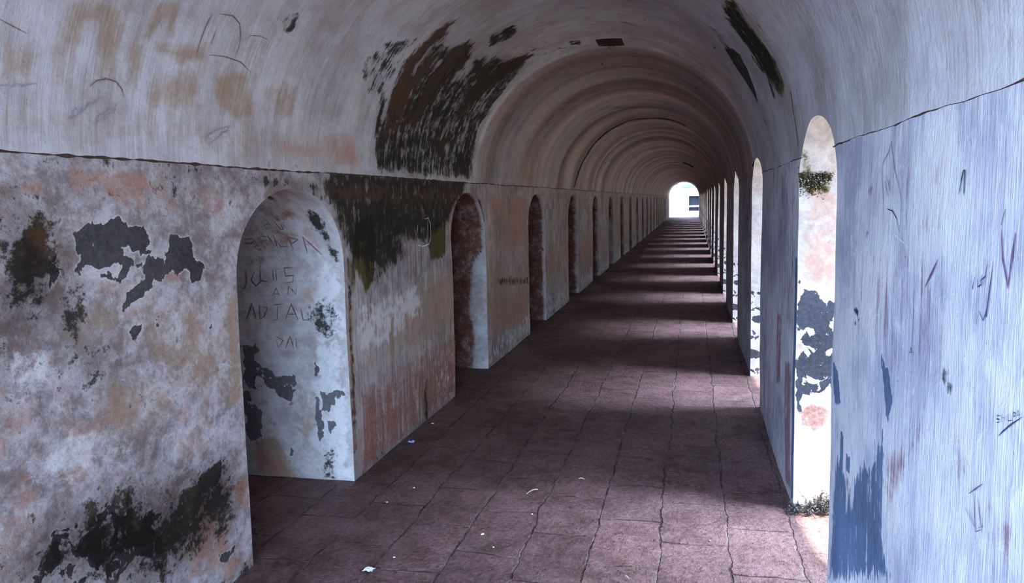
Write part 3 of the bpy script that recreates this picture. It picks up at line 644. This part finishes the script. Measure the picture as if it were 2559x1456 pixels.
# end frames above the vault
bm = bmesh.new()
for yy in (YS, YE):
    N = 40; vs = []
    for i in range(N + 1):
        x, y, z = vpt(yy, SV * i / N); vs.append((bm.verts.new((x, yy, z)), bm.verts.new((x, yy, 3.4))))
    for a, b in zip(vs, vs[1:]): bm.faces.new((a[0], b[0], b[1], a[1]))
    for xa, xb in ((-L - TL - .3, -L), (R, R + TR)):
        q = [bm.verts.new(p) for p in ((xa, yy, -.05), (xb, yy, -.05), (xb, yy, 3.4), (xa, yy, 3.4))]; bm.faces.new(q)
mesh_obj('wall_end', bm, M['roof_and_sun_block'], kind='structure')

# spring line: the grimy drip edge between wall and vault
def surf_point(surf, a, b, off=.003):
    if surf == 'L': return Vector(warp((-L, a, b))) + Vector((off, 0, 0))
    if surf == 'R': return Vector(warp((R, a, b))) + Vector((-off, 0, 0))
    if surf == 'V':
        p = Vector(warp(vpt(a, b))); th = PI - b / ARC
        return p - Vector((math.cos(th), 0, math.sin(th))) * off
    if surf[0] == 'J':
        k = int(surf[1:]); q = min(.999, max(0, (b - LJ) / (LA - LJ)))
        return Vector(warp((a, FAR(k) - OPW / 2 + OPW / 2 * math.sqrt(1 - q * q), b))) + Vector((0, -off, -off * q * 1.5))
    if surf[0] == 'F': return Vector((a, b, off + .006))
def ribbon_bm(bm, surf, pts, w, off=.003, taper=True, jitter=0.0):
    P_ = []
    for (a0, b0), (a1, b1) in zip(pts, pts[1:]):
        n = max(1, int(math.hypot(a1 - a0, b1 - b0) / .03))
        for i in range(n): P_.append((a0 + (a1 - a0) * i / n, b0 + (b1 - b0) * i / n))
    P_.append(pts[-1])
    prev = None; n = len(P_)
    for i, (a, b) in enumerate(P_):
        a0, b0 = P_[max(0, i - 1)]; a1, b1 = P_[min(n - 1, i + 1)]
        l = math.hypot(a1 - a0, b1 - b0) + 1e-9
        k = w * (1 - .7 * abs(2 * i / max(1, n - 1) - 1) ** 3 if taper else 1)
        if jitter: k *= 1 + jitter * noise.noise(Vector((a * 9, b * 9, 4)))
        nx, ny = -(b1 - b0) / l * k, (a1 - a0) / l * k
        cur = (bm.verts.new(surf_point(surf, a + nx, b + ny, off)), bm.verts.new(surf_point(surf, a - nx, b - ny, off)))
        if prev: bm.faces.new((prev[0], prev[1], cur[1], cur[0]))
        prev = cur
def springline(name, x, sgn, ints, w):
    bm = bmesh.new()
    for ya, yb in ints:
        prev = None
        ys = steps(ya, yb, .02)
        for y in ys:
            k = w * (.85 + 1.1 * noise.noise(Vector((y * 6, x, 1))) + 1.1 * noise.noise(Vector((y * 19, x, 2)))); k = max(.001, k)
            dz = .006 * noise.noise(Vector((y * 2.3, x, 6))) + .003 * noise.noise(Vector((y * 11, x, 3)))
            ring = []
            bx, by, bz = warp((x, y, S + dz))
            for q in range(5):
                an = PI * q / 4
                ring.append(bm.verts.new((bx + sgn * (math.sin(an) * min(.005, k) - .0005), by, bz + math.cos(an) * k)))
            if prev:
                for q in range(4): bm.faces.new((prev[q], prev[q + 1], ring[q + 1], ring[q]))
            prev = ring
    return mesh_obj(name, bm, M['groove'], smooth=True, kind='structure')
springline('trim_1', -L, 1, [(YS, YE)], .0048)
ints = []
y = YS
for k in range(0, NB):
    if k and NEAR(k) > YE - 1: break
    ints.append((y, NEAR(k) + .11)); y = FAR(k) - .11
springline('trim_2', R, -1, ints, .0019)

# ---------------------------------------------------------------- writing scratched into the plaster
def writing(name, surf, strokes, mat, parent, w=.004, label=None, jitter=.5, off=.003):
    bm = bmesh.new()
    for s_ in strokes: ribbon_bm(bm, surf, s_, w, off=off, jitter=jitter)
    ob = mesh_obj(name, bm, mat, parent)
    if label: ob['label'] = label
    return ob
def fin(name, pts, hgt, mat, parent, label=None):     # thin dark rib raised from the vault, drawing cracks and a step-edge shadow
    bm = bmesh.new(); prev = None
    for (a0, b0), (a1, b1) in zip(pts, pts[1:]):
        n = max(1, int(abs(b1 - b0) / .04))
        for i in range(n + 1):
            t = i / n; a, b = a0 + (a1 - a0) * t, b0 + (b1 - b0) * t
            k = hgt * (.75 + .6 * noise.noise(Vector((b * 5, a, 2))))
            cur = [bm.verts.new(surf_point('V', a + da, b, o_)) for da, o_ in ((-.006, -.006), (-.003, k), (.003, k), (.006, -.006))]
            if prev:
                for j in range(3): bm.faces.new((prev[j], prev[j + 1], cur[j + 1], cur[j]))
            prev = cur
    ob = mesh_obj(name, bm, mat, parent)
    if label: ob['label'] = label
writing('scratched_writing','J1',[[(-2.505,1.624),(-2.497,1.567)],[(-2.469,1.63),(-2.451,1.574)],[(-2.502,1.594),(-2.465,1.604)],[(-2.421,1.61),(-2.405,1.566),(-2.388,1.568),(-2.385,1.605)],[(-2.645,1.537),(-2.614,1.511),(-2.671,1.507)],[(-2.69,1.482),(-2.63,1.481),(-2.6,1.506)],[(-2.552,1.575),(-2.535,1.52)],[(-2.51,1.53),(-2.485,1.475)],[(-2.555,1.526),(-2.503,1.52)],[(-2.468,1.53),(-2.464,1.45)],[(-2.462,1.5),(-2.44,1.46),(-2.391,1.462)],[(-2.383,1.528),(-2.358,1.444)],[(-2.376,1.518),(-2.314,1.503),(-2.367,1.474)],[(-2.279,1.522),(-2.271,1.419)],[(-2.278,1.517),(-2.175,1.408)],[(-2.267,1.473),(-2.224,1.477)],[(-2.697,1.322),(-2.694,1.232),(-2.716,1.197),(-2.743,1.207)],[(-2.637,1.302),(-2.663,1.252),(-2.632,1.215),(-2.597,1.243),(-2.586,1.253)],[(-2.597,1.322),(-2.597,1.248),(-2.542,1.243)],[(-2.51,1.322),(-2.509,1.248)],[(-2.488,1.322),(-2.456,1.322)],[(-2.489,1.312),(-2.488,1.248)],[(-2.428,1.331),(-2.372,1.331),(-2.429,1.327),(-2.426,1.277),(-2.369,1.282),(-2.38,1.24),(-2.434,1.238)],[(-2.716,1.001),(-2.667,1.102),(-2.646,1.002)],[(-2.699,1.039),(-2.643,1.047)],[(-2.618,1.098),(-2.619,1.002)],[(-2.618,1.09),(-2.564,1.078),(-2.589,1.028),(-2.618,1.007)],[(-2.524,1.098),(-2.464,1.104)],[(-2.492,1.099),(-2.503,1.004),(-2.536,1.003)],[(-2.448,1.004),(-2.399,1.104),(-2.359,1.006)],[(-2.43,1.042),(-2.37,1.043)],[(-2.336,1.08),(-2.324,1.006),(-2.286,1.011)],[(-2.526,1.153),(-2.496,1.203),(-2.472,1.154)],[(-2.515,1.166),(-2.479,1.166)],[(-2.417,1.166),(-2.408,1.216),(-2.363,1.167),(-2.355,1.216)],[(-2.516,0.878),(-2.506,0.833)],[(-2.52,0.903),(-2.467,0.879),(-2.503,0.833)],[(-2.454,0.829),(-2.419,0.905),(-2.397,0.825)],[(-2.379,0.893),(-2.378,0.825)]],M['scratch_red'],wall_left,0.0048,'scratched capitals on the plaster of the first left opening')
writing('scratched_writing','R',[[(1.767,1.697),(1.749,1.745),(1.742,1.746),(1.74,1.699)],[(1.762,1.703),(1.756,1.743)],[(1.738,1.695),(1.735,1.746)]],M['scratch_dark'],wall_right,0.0028,'black scratched letters high on the right wall')
writing('scratched_writing','R',[[(2.094,1.298),(2.075,1.32),(2.058,1.3)],[(2.087,1.305),(2.063,1.311)],[(2.051,1.326),(2.055,1.302)]],M['scratch_dark'],wall_right,0.0018,'small scratched letters on the middle of the right wall')
writing('scratched_writing','R',[[(1.503,1.303),(1.518,1.3),(1.521,1.293),(1.508,1.295),(1.507,1.291),(1.52,1.286)],[(1.498,1.307),(1.498,1.293)],[(1.483,1.311),(1.483,1.298)],[(1.498,1.301),(1.484,1.305)],[(1.474,1.315),(1.474,1.302)],[(1.466,1.318),(1.468,1.304),(1.454,1.309)],[(1.45,1.312),(1.448,1.325),(1.44,1.325),(1.442,1.32),(1.449,1.317)],[(1.435,1.318),(1.431,1.333),(1.421,1.324)],[(1.434,1.323),(1.423,1.328)],[(1.418,1.333),(1.413,1.325)]],M['scratch_dark'],wall_right,0.0014,'scratched capitals near the right edge of the wall')
writing('scratched_writing','R',[[(1.508,1.265),(1.488,1.28),(1.458,1.3),(1.413,1.326)]],M['scratch_blue'],wall_right,0.0024,'curved ink line below the scratched capitals')
writing('scratched_writing','R',[[(2.437,1.783),(2.401,1.798),(2.367,1.813),(2.336,1.843),(2.323,1.816),(2.287,1.766),(2.253,1.734),(2.234,1.712)],[(2.327,1.843),(2.356,1.801)],[(2.237,1.733),(2.206,1.681),(2.206,1.619),(2.219,1.598)],[(2.219,1.598),(2.248,1.634),(2.293,1.654),(2.359,1.659)],[(2.437,1.783),(2.404,1.681),(2.404,1.613)],[(2.367,1.747),(2.325,1.703)],[(2.339,1.741),(2.299,1.7)],[(2.393,1.737),(2.35,1.692)]],M['scratch_blue'],wall_right,0.0018,'scratched spire outline on the right wall')
writing('scratched_writing','R',[[(1.537,1.634),(1.527,1.585),(1.498,1.535),(1.487,1.588),(1.476,1.63)],[(1.54,1.641),(1.524,1.669)],[(1.498,1.537),(1.491,1.553)]],M['scratch_purple'],wall_right,0.0040,'purple zigzag scratch at the right edge')
writing('scratched_writing','R',[[(1.975,1.482),(1.905,1.535),(1.879,1.555)],[(1.946,1.5),(1.887,1.546)],[(1.66,1.07),(1.612,1.053)],[(1.616,1.118),(1.6,1.046),(1.57,1.063)],[(1.638,1.075),(1.606,1.053),(1.61,1.09)],[(1.594,1.116),(1.568,1.06)],[(1.642,1.106),(1.572,1.152)],[(1.585,1.06),(1.561,1.074)]],M['scratch_purple'],wall_right,0.0024,None)
writing('scratched_writing','R',[[(1.638,1.47),(1.631,1.447)],[(1.624,1.475),(1.601,1.46),(1.585,1.485),(1.588,1.469),(1.567,1.575)],[(1.668,1.528),(1.662,1.513),(1.652,1.538)],[(1.639,1.537),(1.636,1.52),(1.62,1.526),(1.619,1.545)],[(1.606,1.542),(1.61,1.523)],[(1.59,1.573),(1.602,1.543),(1.625,1.533)]],M['scratch_blue'],wall_right,0.0020,'faint ink scrawl on the right wall')
writing('scratched_writing','R',[[(2.285,1.595),(2.192,1.578),(2.104,1.563)],[(2.211,1.712),(2.175,1.681)],[(2.162,1.722),(2.169,1.691)],[(2.138,1.681),(2.097,1.642)],[(2.125,1.662),(2.109,1.681),(2.076,1.643),(2.059,1.672)],[(2.243,1.29),(2.213,1.22)],[(1.667,1.637),(1.656,1.591)],[(1.675,1.782),(1.666,1.744)],[(1.742,1.529),(1.73,1.473)],[(1.769,0.936),(1.738,1.003)],[(1.85,1.439),(1.822,1.478),(1.807,1.488)],[(1.664,1.184),(1.642,1.232)],[(1.541,1.801),(1.54,1.739)]],M['scratch_white'],wall_right,0.0018,'pale scratches on the right wall')
writing('scratched_writing','L',[[(5.756,1.579),(5.851,1.585),(5.904,1.537),(5.902,1.425),(5.849,1.38),(5.707,1.373),(5.591,1.389)],[(5.83,1.564),(5.824,1.413)],[(5.608,1.546),(5.581,1.457)]],M['scratch_white'],wall_left,0.0036,'pale looping scratch on the dark moss')
writing('scratched_writing','V',[[(2.247,0.123),(2.269,0.142),(2.257,0.149),(2.277,0.167),(2.296,0.149),(2.303,0.184)],[(2.261,0.127),(2.296,0.156),(2.322,0.17),(2.33,0.194),(2.348,0.187),(2.366,0.206),(2.398,0.22)],[(2.369,0.135),(2.388,0.158),(2.411,0.157),(2.425,0.184),(2.449,0.18),(2.471,0.204)],[(2.355,0.12),(2.398,0.138),(2.464,0.181)],[(1.979,0.204),(2.006,0.211),(2.021,0.205),(2.035,0.217),(2.064,0.216),(2.112,0.23)],[(2.977,0.1),(3.018,0.138),(3.089,0.167),(3.132,0.178),(3.177,0.193)],[(3.005,0.089),(3.077,0.124),(3.12,0.155),(3.17,0.168)],[(3.047,0.131),(3.019,0.111)],[(3.121,0.173),(3.141,0.153),(3.176,0.196)]],M['scratch_violet'],ceiling,0.0036,'faded scrawled writing on the left vault')
writing('scratched_writing','V',[[(1.952,0.401),(1.996,0.391),(2.053,0.378)],[(2.858,0.638),(2.852,0.571),(2.853,0.494),(2.857,0.443)],[(2.9,0.644),(2.99,0.657),(3.057,0.636),(3.096,0.589),(3.113,0.537),(3.11,0.481)],[(2.923,0.587),(2.926,0.508)],[(2.328,0.246),(2.357,0.273),(2.402,0.286),(2.452,0.282),(2.486,0.258),(2.5,0.23)],[(3.134,0.578),(3.161,0.607),(3.234,0.619),(3.305,0.615)],[(2.457,0.129),(2.427,0.083)],[(2.931,0.469),(3.038,0.482),(3.16,0.48),(3.256,0.449)]],M['scratch_red'],ceiling,0.0024,'red-brown curved scratches on the left vault')
writing('scratched_writing','V',[[(10.632,0.391),(10.551,0.552),(11.039,0.441),(10.858,0.554)],[(11.304,0.424),(11.197,0.576),(11.654,0.507)],[(10.758,0.487),(11.209,0.545)]],M['scratch_violet'],ceiling,0.0030,'scrawl on the far left vault')
fin('crack_shade',[(13.646,0.049),(13.832,0.249),(13.926,0.655),(13.868,0.884),(13.757,1.12),(13.694,1.383),(13.608,1.604),(13.624,1.77),(13.712,1.961),(13.605,2.128),(13.533,2.235),(13.522,2.428),(13.585,2.604)],.022,M['crack_shade'],ceiling,'thin dark rib ringing the vault, shaped after a step-edge shadow')  # shadow of a step edge, given shape as a dark raised rib
fin('crack_shade',[(4.283,3.551),(4.338,3.654),(4.323,3.761),(4.306,3.841)],.005,M['crack_shade'],ceiling,'hairline cracking near the first right opening')
fin('crack_shade',[(29.699,2.365),(29.579,2.547),(29.394,2.795)],.04,M['crack_shade'],ceiling,None)

# ---------------------------------------------------------------- loose things
def thing(name, label, cat, loc=(0, 0, 0), group=None):
    o = bpy.data.objects.new(name, None); col.objects.link(o); o.location = loc
    o['label'] = label; o['category'] = cat
    if group: o['group'] = group
    return o
def tag(o, label, cat, group=None):
    o['label'] = label; o['category'] = cat
    if group: o['group'] = group
    return o

def crumple(name, mat, loc, sx, sy, sz, seed, nsub=10):
    bm = bmesh.new()
    bmesh.ops.create_grid(bm, x_segments=nsub, y_segments=nsub, size=1)
    for v in bm.verts:
        r = 1 + .35 * noise.noise(Vector((v.co.x * 1.3, v.co.y * 1.3, seed)))
        n_ = noise.noise(Vector((v.co.x * 2.1, v.co.y * 2.1, seed + 5)))
        v.co = (v.co.x * sx * r, v.co.y * sy * (1.3 - .3 * r), sz * (.35 + .9 * abs(n_)))
    mn = min(v.co.z for v in bm.verts)
    for v in bm.verts: v.co.z -= mn
    r = bmesh.ops.extrude_face_region(bm, geom=bm.faces[:])
    for g in r['geom']:
        if isinstance(g, bmesh.types.BMVert): g.co.z += .0015
    bmesh.ops.recalc_face_normals(bm, faces=bm.faces[:])
    o = mesh_obj(name, bm, mat); o.location = loc; return o
# litter on the floor
x, y = (-1.466, 3.212)
tag(crumple('paper_scrap', M['paper'], (x, y, .008), .024, .020, .014, 3.3), 'white torn paper scrap lying on the floor at the bottom of the view', 'paper')
x, y = (-1.954, 5.095)
tag(crumple('candy_wrapper', M['wrap'], (x, y, .008), .022, .016, .022, 9.1, 6), 'small pale blue crumpled wrapper at the foot of the left wall', 'wrapper')

def chip_bm(seed, r):
    bm = bmesh.new(); bmesh.ops.create_icosphere(bm, subdivisions=2, radius=r)
    for v in bm.verts:
        k = 1 + .5 * noise.noise(Vector((v.co.x / r * .9 + seed, v.co.y / r * .9, v.co.z / r * .9)))
        v.co = (v.co.x * k * 1.3, v.co.y * k, max(-.3 * r, v.co.z * k * .6) + .3 * r)
    return bm
chips = [((-1.956, 5.572), .014, 'white plaster chip near the left wall, farther than the pale blue wrapper'),
         ((-1.623, 4.250), .010, 'white plaster chip on the paving in front of the pier with red lower plaster'),
         ((-1.699, 4.009), .011, 'white plaster chip on the paving nearest the first left opening'),
         ((-1.398, 3.358), .008, 'tiny white plaster chip beside the torn paper scrap'),
         ((-0.952, 3.550), .008, 'tiny white plaster chip in the lower middle floor, nearer of its pair'),
         ((-1.044, 3.684), .011, 'white plaster chip in the lower middle of the floor, farther of its pair'),
         ((-0.845, 3.984), .007, 'tiny white plaster chip on the paving left of the dry straw pieces'),
         ((0.091, 3.816), .006, 'tiny white plaster chip on the sunlit floor near the right opening')]
for i, (q, r, lab) in enumerate(chips):
    o = mesh_obj('plaster_chip', chip_bm(i * 3.7, r * .65), M['chip'], smooth=False); o.location = (q[0], q[1], .006)
    o.rotation_euler.z = i * 1.3
    tag(o, lab, 'plaster chip', 'plaster chips on the floor')
def straw(q0, q1, bend, lab, wd=.003):
    bm = bmesh.new(); n = 10; prev = None
    for i in range(n + 1):
        t = i / n
        p = Vector((q0[0] + (q1[0] - q0[0]) * t, q0[1] + (q1[1] - q0[1]) * t + bend * math.sin(PI * t), .011 + .004 * math.sin(PI * t)))
        ring = [bm.verts.new(p + Vector((0, math.cos(a) * wd, math.sin(a) * wd))) for a in (0, PI / 2, PI, 3 * PI / 2)]
        if prev:
            for j in range(4): bm.faces.new((prev[j], prev[(j + 1) % 4], ring[(j + 1) % 4], ring[j]))
        prev = ring
    bm.faces.new(prev)
    return tag(mesh_obj('straw_piece', bm, M['straw']), lab, 'straw', 'straw pieces on the floor')
straw((-0.670, 4.560), (-0.634, 4.552), .0, 'short straight straw piece on the paving, farthest of the three')
straw((-0.934, 4.257), (-0.880, 4.337), .02, 'curved straw piece on the paving, leftmost of the three')
straw((-0.290, 3.366), (-0.270, 3.340), .0, 'short straw piece at the bottom edge of the view')

# dry weed growing along the foot of the first right opening
def leaf(bm, p, d, n, l, w_):
    s_ = d.cross(n).normalized()
    q = [p, p + d * l * .35 + s_ * w_ + n * l * .06, p + d * l + n * l * .02, p + d * l * .35 - s_ * w_ + n * l * .06]
    bm.faces.new([bm.verts.new(v) for v in q])
def rv(r_): return Vector((r_.gauss(0, 1), r_.gauss(0, 1), r_.gauss(0, 1))).normalized()
wb = (0.645, 4.272)
weed = thing('dry_weed', 'low dark dry weed growing on the floor edge of the nearest right opening', 'weed', (wb[0], wb[1], 0))
stem, lv = bmesh.new(), bmesh.new()
R2 = random.Random(11)
for i in range(120):
    t = R2.random()
    bx = -.12 + .22 * t; hgt = (.035 + .075 * math.exp(-((t - .72) / .2) ** 2)) * (.6 + .5 * R2.random())
    b = Vector((bx, R2.uniform(-.03, .05), .004)); tip = b + Vector((R2.gauss(0, .022), R2.gauss(-.01, .02), hgt))
    d = (tip - b)
    for a in range(3):
        r0 = .0012
    s1 = d.cross(Vector((0, 1, .2))).normalized() * .0012
    stem.faces.new([stem.verts.new(v) for v in (b - s1, b + s1, tip + s1 * .4, tip - s1 * .4)])
    for j in range(11):
        u = R2.uniform(.15, 1.05)
        leaf(lv, b + d * u, (rv(R2) + d.normalized() * .7).normalized(), rv(R2), R2.uniform(.010, .022), R2.uniform(.0025, .006))
mesh_obj('stem', stem, M['stem'], weed); mesh_obj('leaf', lv, M['leaf_dry'], weed)

# moss and lichen tuft on the far jamb of that opening
mx, mz = (0.614, 1.796)
moss = thing('moss_tuft', 'olive moss tuft with pale lichen on the bright jamb of the nearest right opening', 'moss', (mx, FAR(1), mz))
a_, b_ = bmesh.new(), bmesh.new()
for i in range(3600):
    t = R2.random() ** 1.25; px_ = max(-.072, -.085 + .15 * t + R2.gauss(0, .012))
    up = .115 * (1 - t) + .012; dn = -.028 - .075 * math.sin(PI * min(1, t * 1.1)) ** 2
    z_ = R2.triangular(dn, up, R2.uniform(dn, up)) if R2.random() < .85 else R2.gauss(-.02, .035)
    leaf(a_, Vector((px_, -.004 - R2.random() * .016, z_)), (rv(R2) + Vector((0, -.6, -.2))).normalized(), rv(R2), R2.uniform(.005, .014), R2.uniform(.002, .005))
for i in range(170):
    leaf(b_, Vector((R2.uniform(-.08, .06), -.016 - R2.random() * .010, R2.gauss(-.02, .02))), (rv(R2) + Vector((0, -.6, 0))).normalized(), rv(R2), R2.uniform(.004, .009), R2.uniform(.002, .004))
mesh_obj('moss_leaf', a_, M['leaf_moss'], moss); mesh_obj('lichen', b_, M['lichen'], moss, label='pale grey lichen')

# slot in the crown of the vault with twigs hanging out
va, vb = (7.099, 1.989)
slot = thing('vault_slot', 'small dark rectangular slot with twigs in the crown of the vault', 'slot', (0, 0, 0))
bm = bmesh.new()
th = PI - vb / ARC
ex = Vector((-math.sin(th), 0, math.cos(th))) * -1; en = -Vector((math.cos(th), 0, math.sin(th))); c0 = surf_point('V', va, vb, 0)
def frame_pt(a, b, n_): return c0 + ex * a + Vector((0, b, 0)) + en * n_
hw_, hl_ = .105, .13
def slab(bm, a0, a1, b0, b1, n0, n1):
    r = bmesh.ops.create_cube(bm, size=1)
    for v in r['verts']:
        v.co = frame_pt((a0 + a1) / 2 + v.co.x * (a1 - a0), (b0 + b1) / 2 + v.co.y * (b1 - b0), (n0 + n1) / 2 + v.co.z * (n1 - n0))
slab(bm, -hw_, hw_, -hl_, hl_, -.01, .007)
mesh_obj('cavity', bm, M['dark'], slot)
bm = bmesh.new()
slab(bm, -hw_ - .006, hw_ + .006, -hl_ - .01, -hl_, -.01, .012); slab(bm, -hw_ - .006, hw_ + .006, hl_, hl_ + .01, -.01, .012)
slab(bm, -hw_ - .008, -hw_, -hl_, hl_, -.01, .012); slab(bm, hw_, hw_ + .008, -hl_, hl_, -.01, .012)
mesh_obj('rim', bm, M['timber'], slot)
bm = bmesh.new()
for a, b, da, db, dn in ((-.02, .02, .02, .2, .03), (.0, .05, -.03, .16, .02), (.02, .06, .02, .15, .02), (-.01, 0, -.04, .1, .03)):
    prev = None
    for i in range(6):
        t = i / 5; p = frame_pt(a + da * t * t, b + db * t, .012 + dn * math.sin(t * 2)); w_ = .0025 * (1.2 - t)
        cur = [bm.verts.new(p + ex * w_), bm.verts.new(p - ex * w_), bm.verts.new(p + en * w_)]
        if prev:
            for j in range(3): bm.faces.new((prev[j], prev[(j + 1) % 3], cur[(j + 1) % 3], cur[j]))
        prev = cur
mesh_obj('twig', bm, M['stem'], slot)

# whitewashed building beyond the far end
house = thing('whitewashed_building', 'sunlit whitewashed building with a dark doorway beyond the far end of the corridor', 'building', (0, 80, 0))
def hbox(name, mat, x0, x1, y0, y1, z0, z1, parent=house, **kw):
    bm = bmesh.new(); box_bm(bm, x0, x1, y0, y1, z0, z1)
    bmesh.ops.bevel(bm, geom=bm.edges[:], offset=.015, segments=1, affect='EDGES')
    o = mesh_obj(name, bm, mat, parent, **kw)
    if parent is house: o.matrix_parent_inverse = house.matrix_basis.inverted()
    return o
bm = bmesh.new()
box_bm(bm, -8, -.36, 80, 80.4, -.06, 6); box_bm(bm, .62, 8, 80, 80.4, -.06, 6); box_bm(bm, -.36, .62, 80, 80.4, 1.86, 6); box_bm(bm, -.36, .62, 80, 80.4, -.06, .38)
o = mesh_obj('wall', bm, M['facade'], house); o.matrix_parent_inverse = house.matrix_basis.inverted()
hbox('dark_interior', M['door_dark'], -.36, .62, 80.45, 80.5, .3, 1.9)
hbox('rail', M['rail'], -.33, .62, 79.97, 80.06, .77, .93)
hbox('pilaster', M['shade'], -.66, -.6, 79.95, 80.0, .4, 2.2)
hbox('eave', M['shade'], -1.1, 2.2, 79.75, 80.0, 2.70, 2.98)
bm = bmesh.new(); box_bm(bm, -8, -1.62, 74, 74.3, -.06, 6)
side = tag(mesh_obj('boundary_wall', bm, M['stained']), 'stained pale wall at the left just outside the far end', 'wall')
bl = bmesh.new()
for i in range(260):
    leaf(bl, Vector((R2.gauss(-1.5, .12), 73.9, R2.gauss(3.05, .09))), rv(R2), rv(R2), R2.uniform(.05, .12), .03)
tag(mesh_obj('bush', bl, M['leaf_moss']), 'dark bush on top of the wall beyond the far end', 'bush')


# ---------------------------------------------------------------- light and camera
w = bpy.data.worlds.new('overcast_daylight'); scene.world = w; w.use_nodes = True
bg = w.node_tree.nodes['Background']
sky = w.node_tree.nodes.new('ShaderNodeTexCoord'); sep = w.node_tree.nodes.new('ShaderNodeSeparateXYZ')
w.node_tree.links.new(sky.outputs['Generated'], sep.inputs[0])
rp = w.node_tree.nodes.new('ShaderNodeValToRGB'); w.node_tree.links.new(sep.outputs[2], rp.inputs[0])
rp.color_ramp.elements[0].color = (.80, .90, 1.0, 1); rp.color_ramp.elements[1].color = (.42, .61, 1.0, 1)
w.node_tree.links.new(rp.outputs[0], bg.inputs[0]); bg.inputs[1].default_value = 1.5

def sun(name, energy, angle, colr, el, az):      # azimuth from +X towards +Y, degrees
    sd = bpy.data.lights.new(name, 'SUN'); sd.energy = energy; sd.angle = math.radians(angle); sd.color = colr
    so = bpy.data.objects.new(name, sd); col.objects.link(so)
    el, az = math.radians(el), math.radians(az)
    d = Vector((math.cos(el) * math.cos(az), math.cos(el) * math.sin(az), math.sin(el)))
    so.rotation_euler = d.to_track_quat('Z', 'Y').to_euler(); so.location = d * 60
sun('sun', 14, 2.0, (1, .95, .87), 69.5, -46)
sun('soft_side_lamp', 8.5, 32, (.66, .80, 1.0), 48, 0)  # added wide soft lamp that shapes the light bands on the floor
sun('blue_fill_behind_viewer', 18, 55, (.46, .685, 1.0), 22, -118)  # extra blue lamp on top of the sky, added to brighten the near right wall
sun('blue_fill_at_entrance', 7, 46, (.50, .71, 1.0), 12, -80)  # second added blue lamp, sent through the entrance to lift the left jambs

f, pan, pit, rol = 1942.92127, .22928, .11489, -.02241
c_, s_ = math.cos(pan), math.sin(pan)
fw = Vector((-s_ * math.cos(pit), c_ * math.cos(pit), -math.sin(pit))); r_ = Vector((c_, s_, 0)); u_ = r_.cross(fw)
r2 = math.cos(rol) * r_ + math.sin(rol) * u_; u2 = -math.sin(rol) * r_ + math.cos(rol) * u_
from mathutils import Matrix
cd = bpy.data.cameras.new('camera'); cd.sensor_width = 36; cd.lens = 36 * f / 2559; cd.clip_start = .02; cd.clip_end = 500
co = bpy.data.objects.new('camera', cd); col.objects.link(co)
co.matrix_world = Matrix(((r2.x, u2.x, -fw.x, 0), (r2.y, u2.y, -fw.y, 0), (r2.z, u2.z, -fw.z, 1.7), (0, 0, 0, 1)))
scene.camera = co
scene.view_settings.view_transform = 'Standard'; scene.view_settings.look = 'Medium High Contrast'
scene.view_settings.exposure = 0.45
scene.cycles.max_bounces = 6; scene.cycles.diffuse_bounces = 4; scene.cycles.use_denoising = True
scene.cycles.use_adaptive_sampling = True; scene.cycles.adaptive_threshold = .1; scene.cycles.adaptive_min_samples = 12
scene.cycles.caustics_reflective = False; scene.cycles.caustics_refractive = False
scene.cycles.sample_clamp_indirect = 6
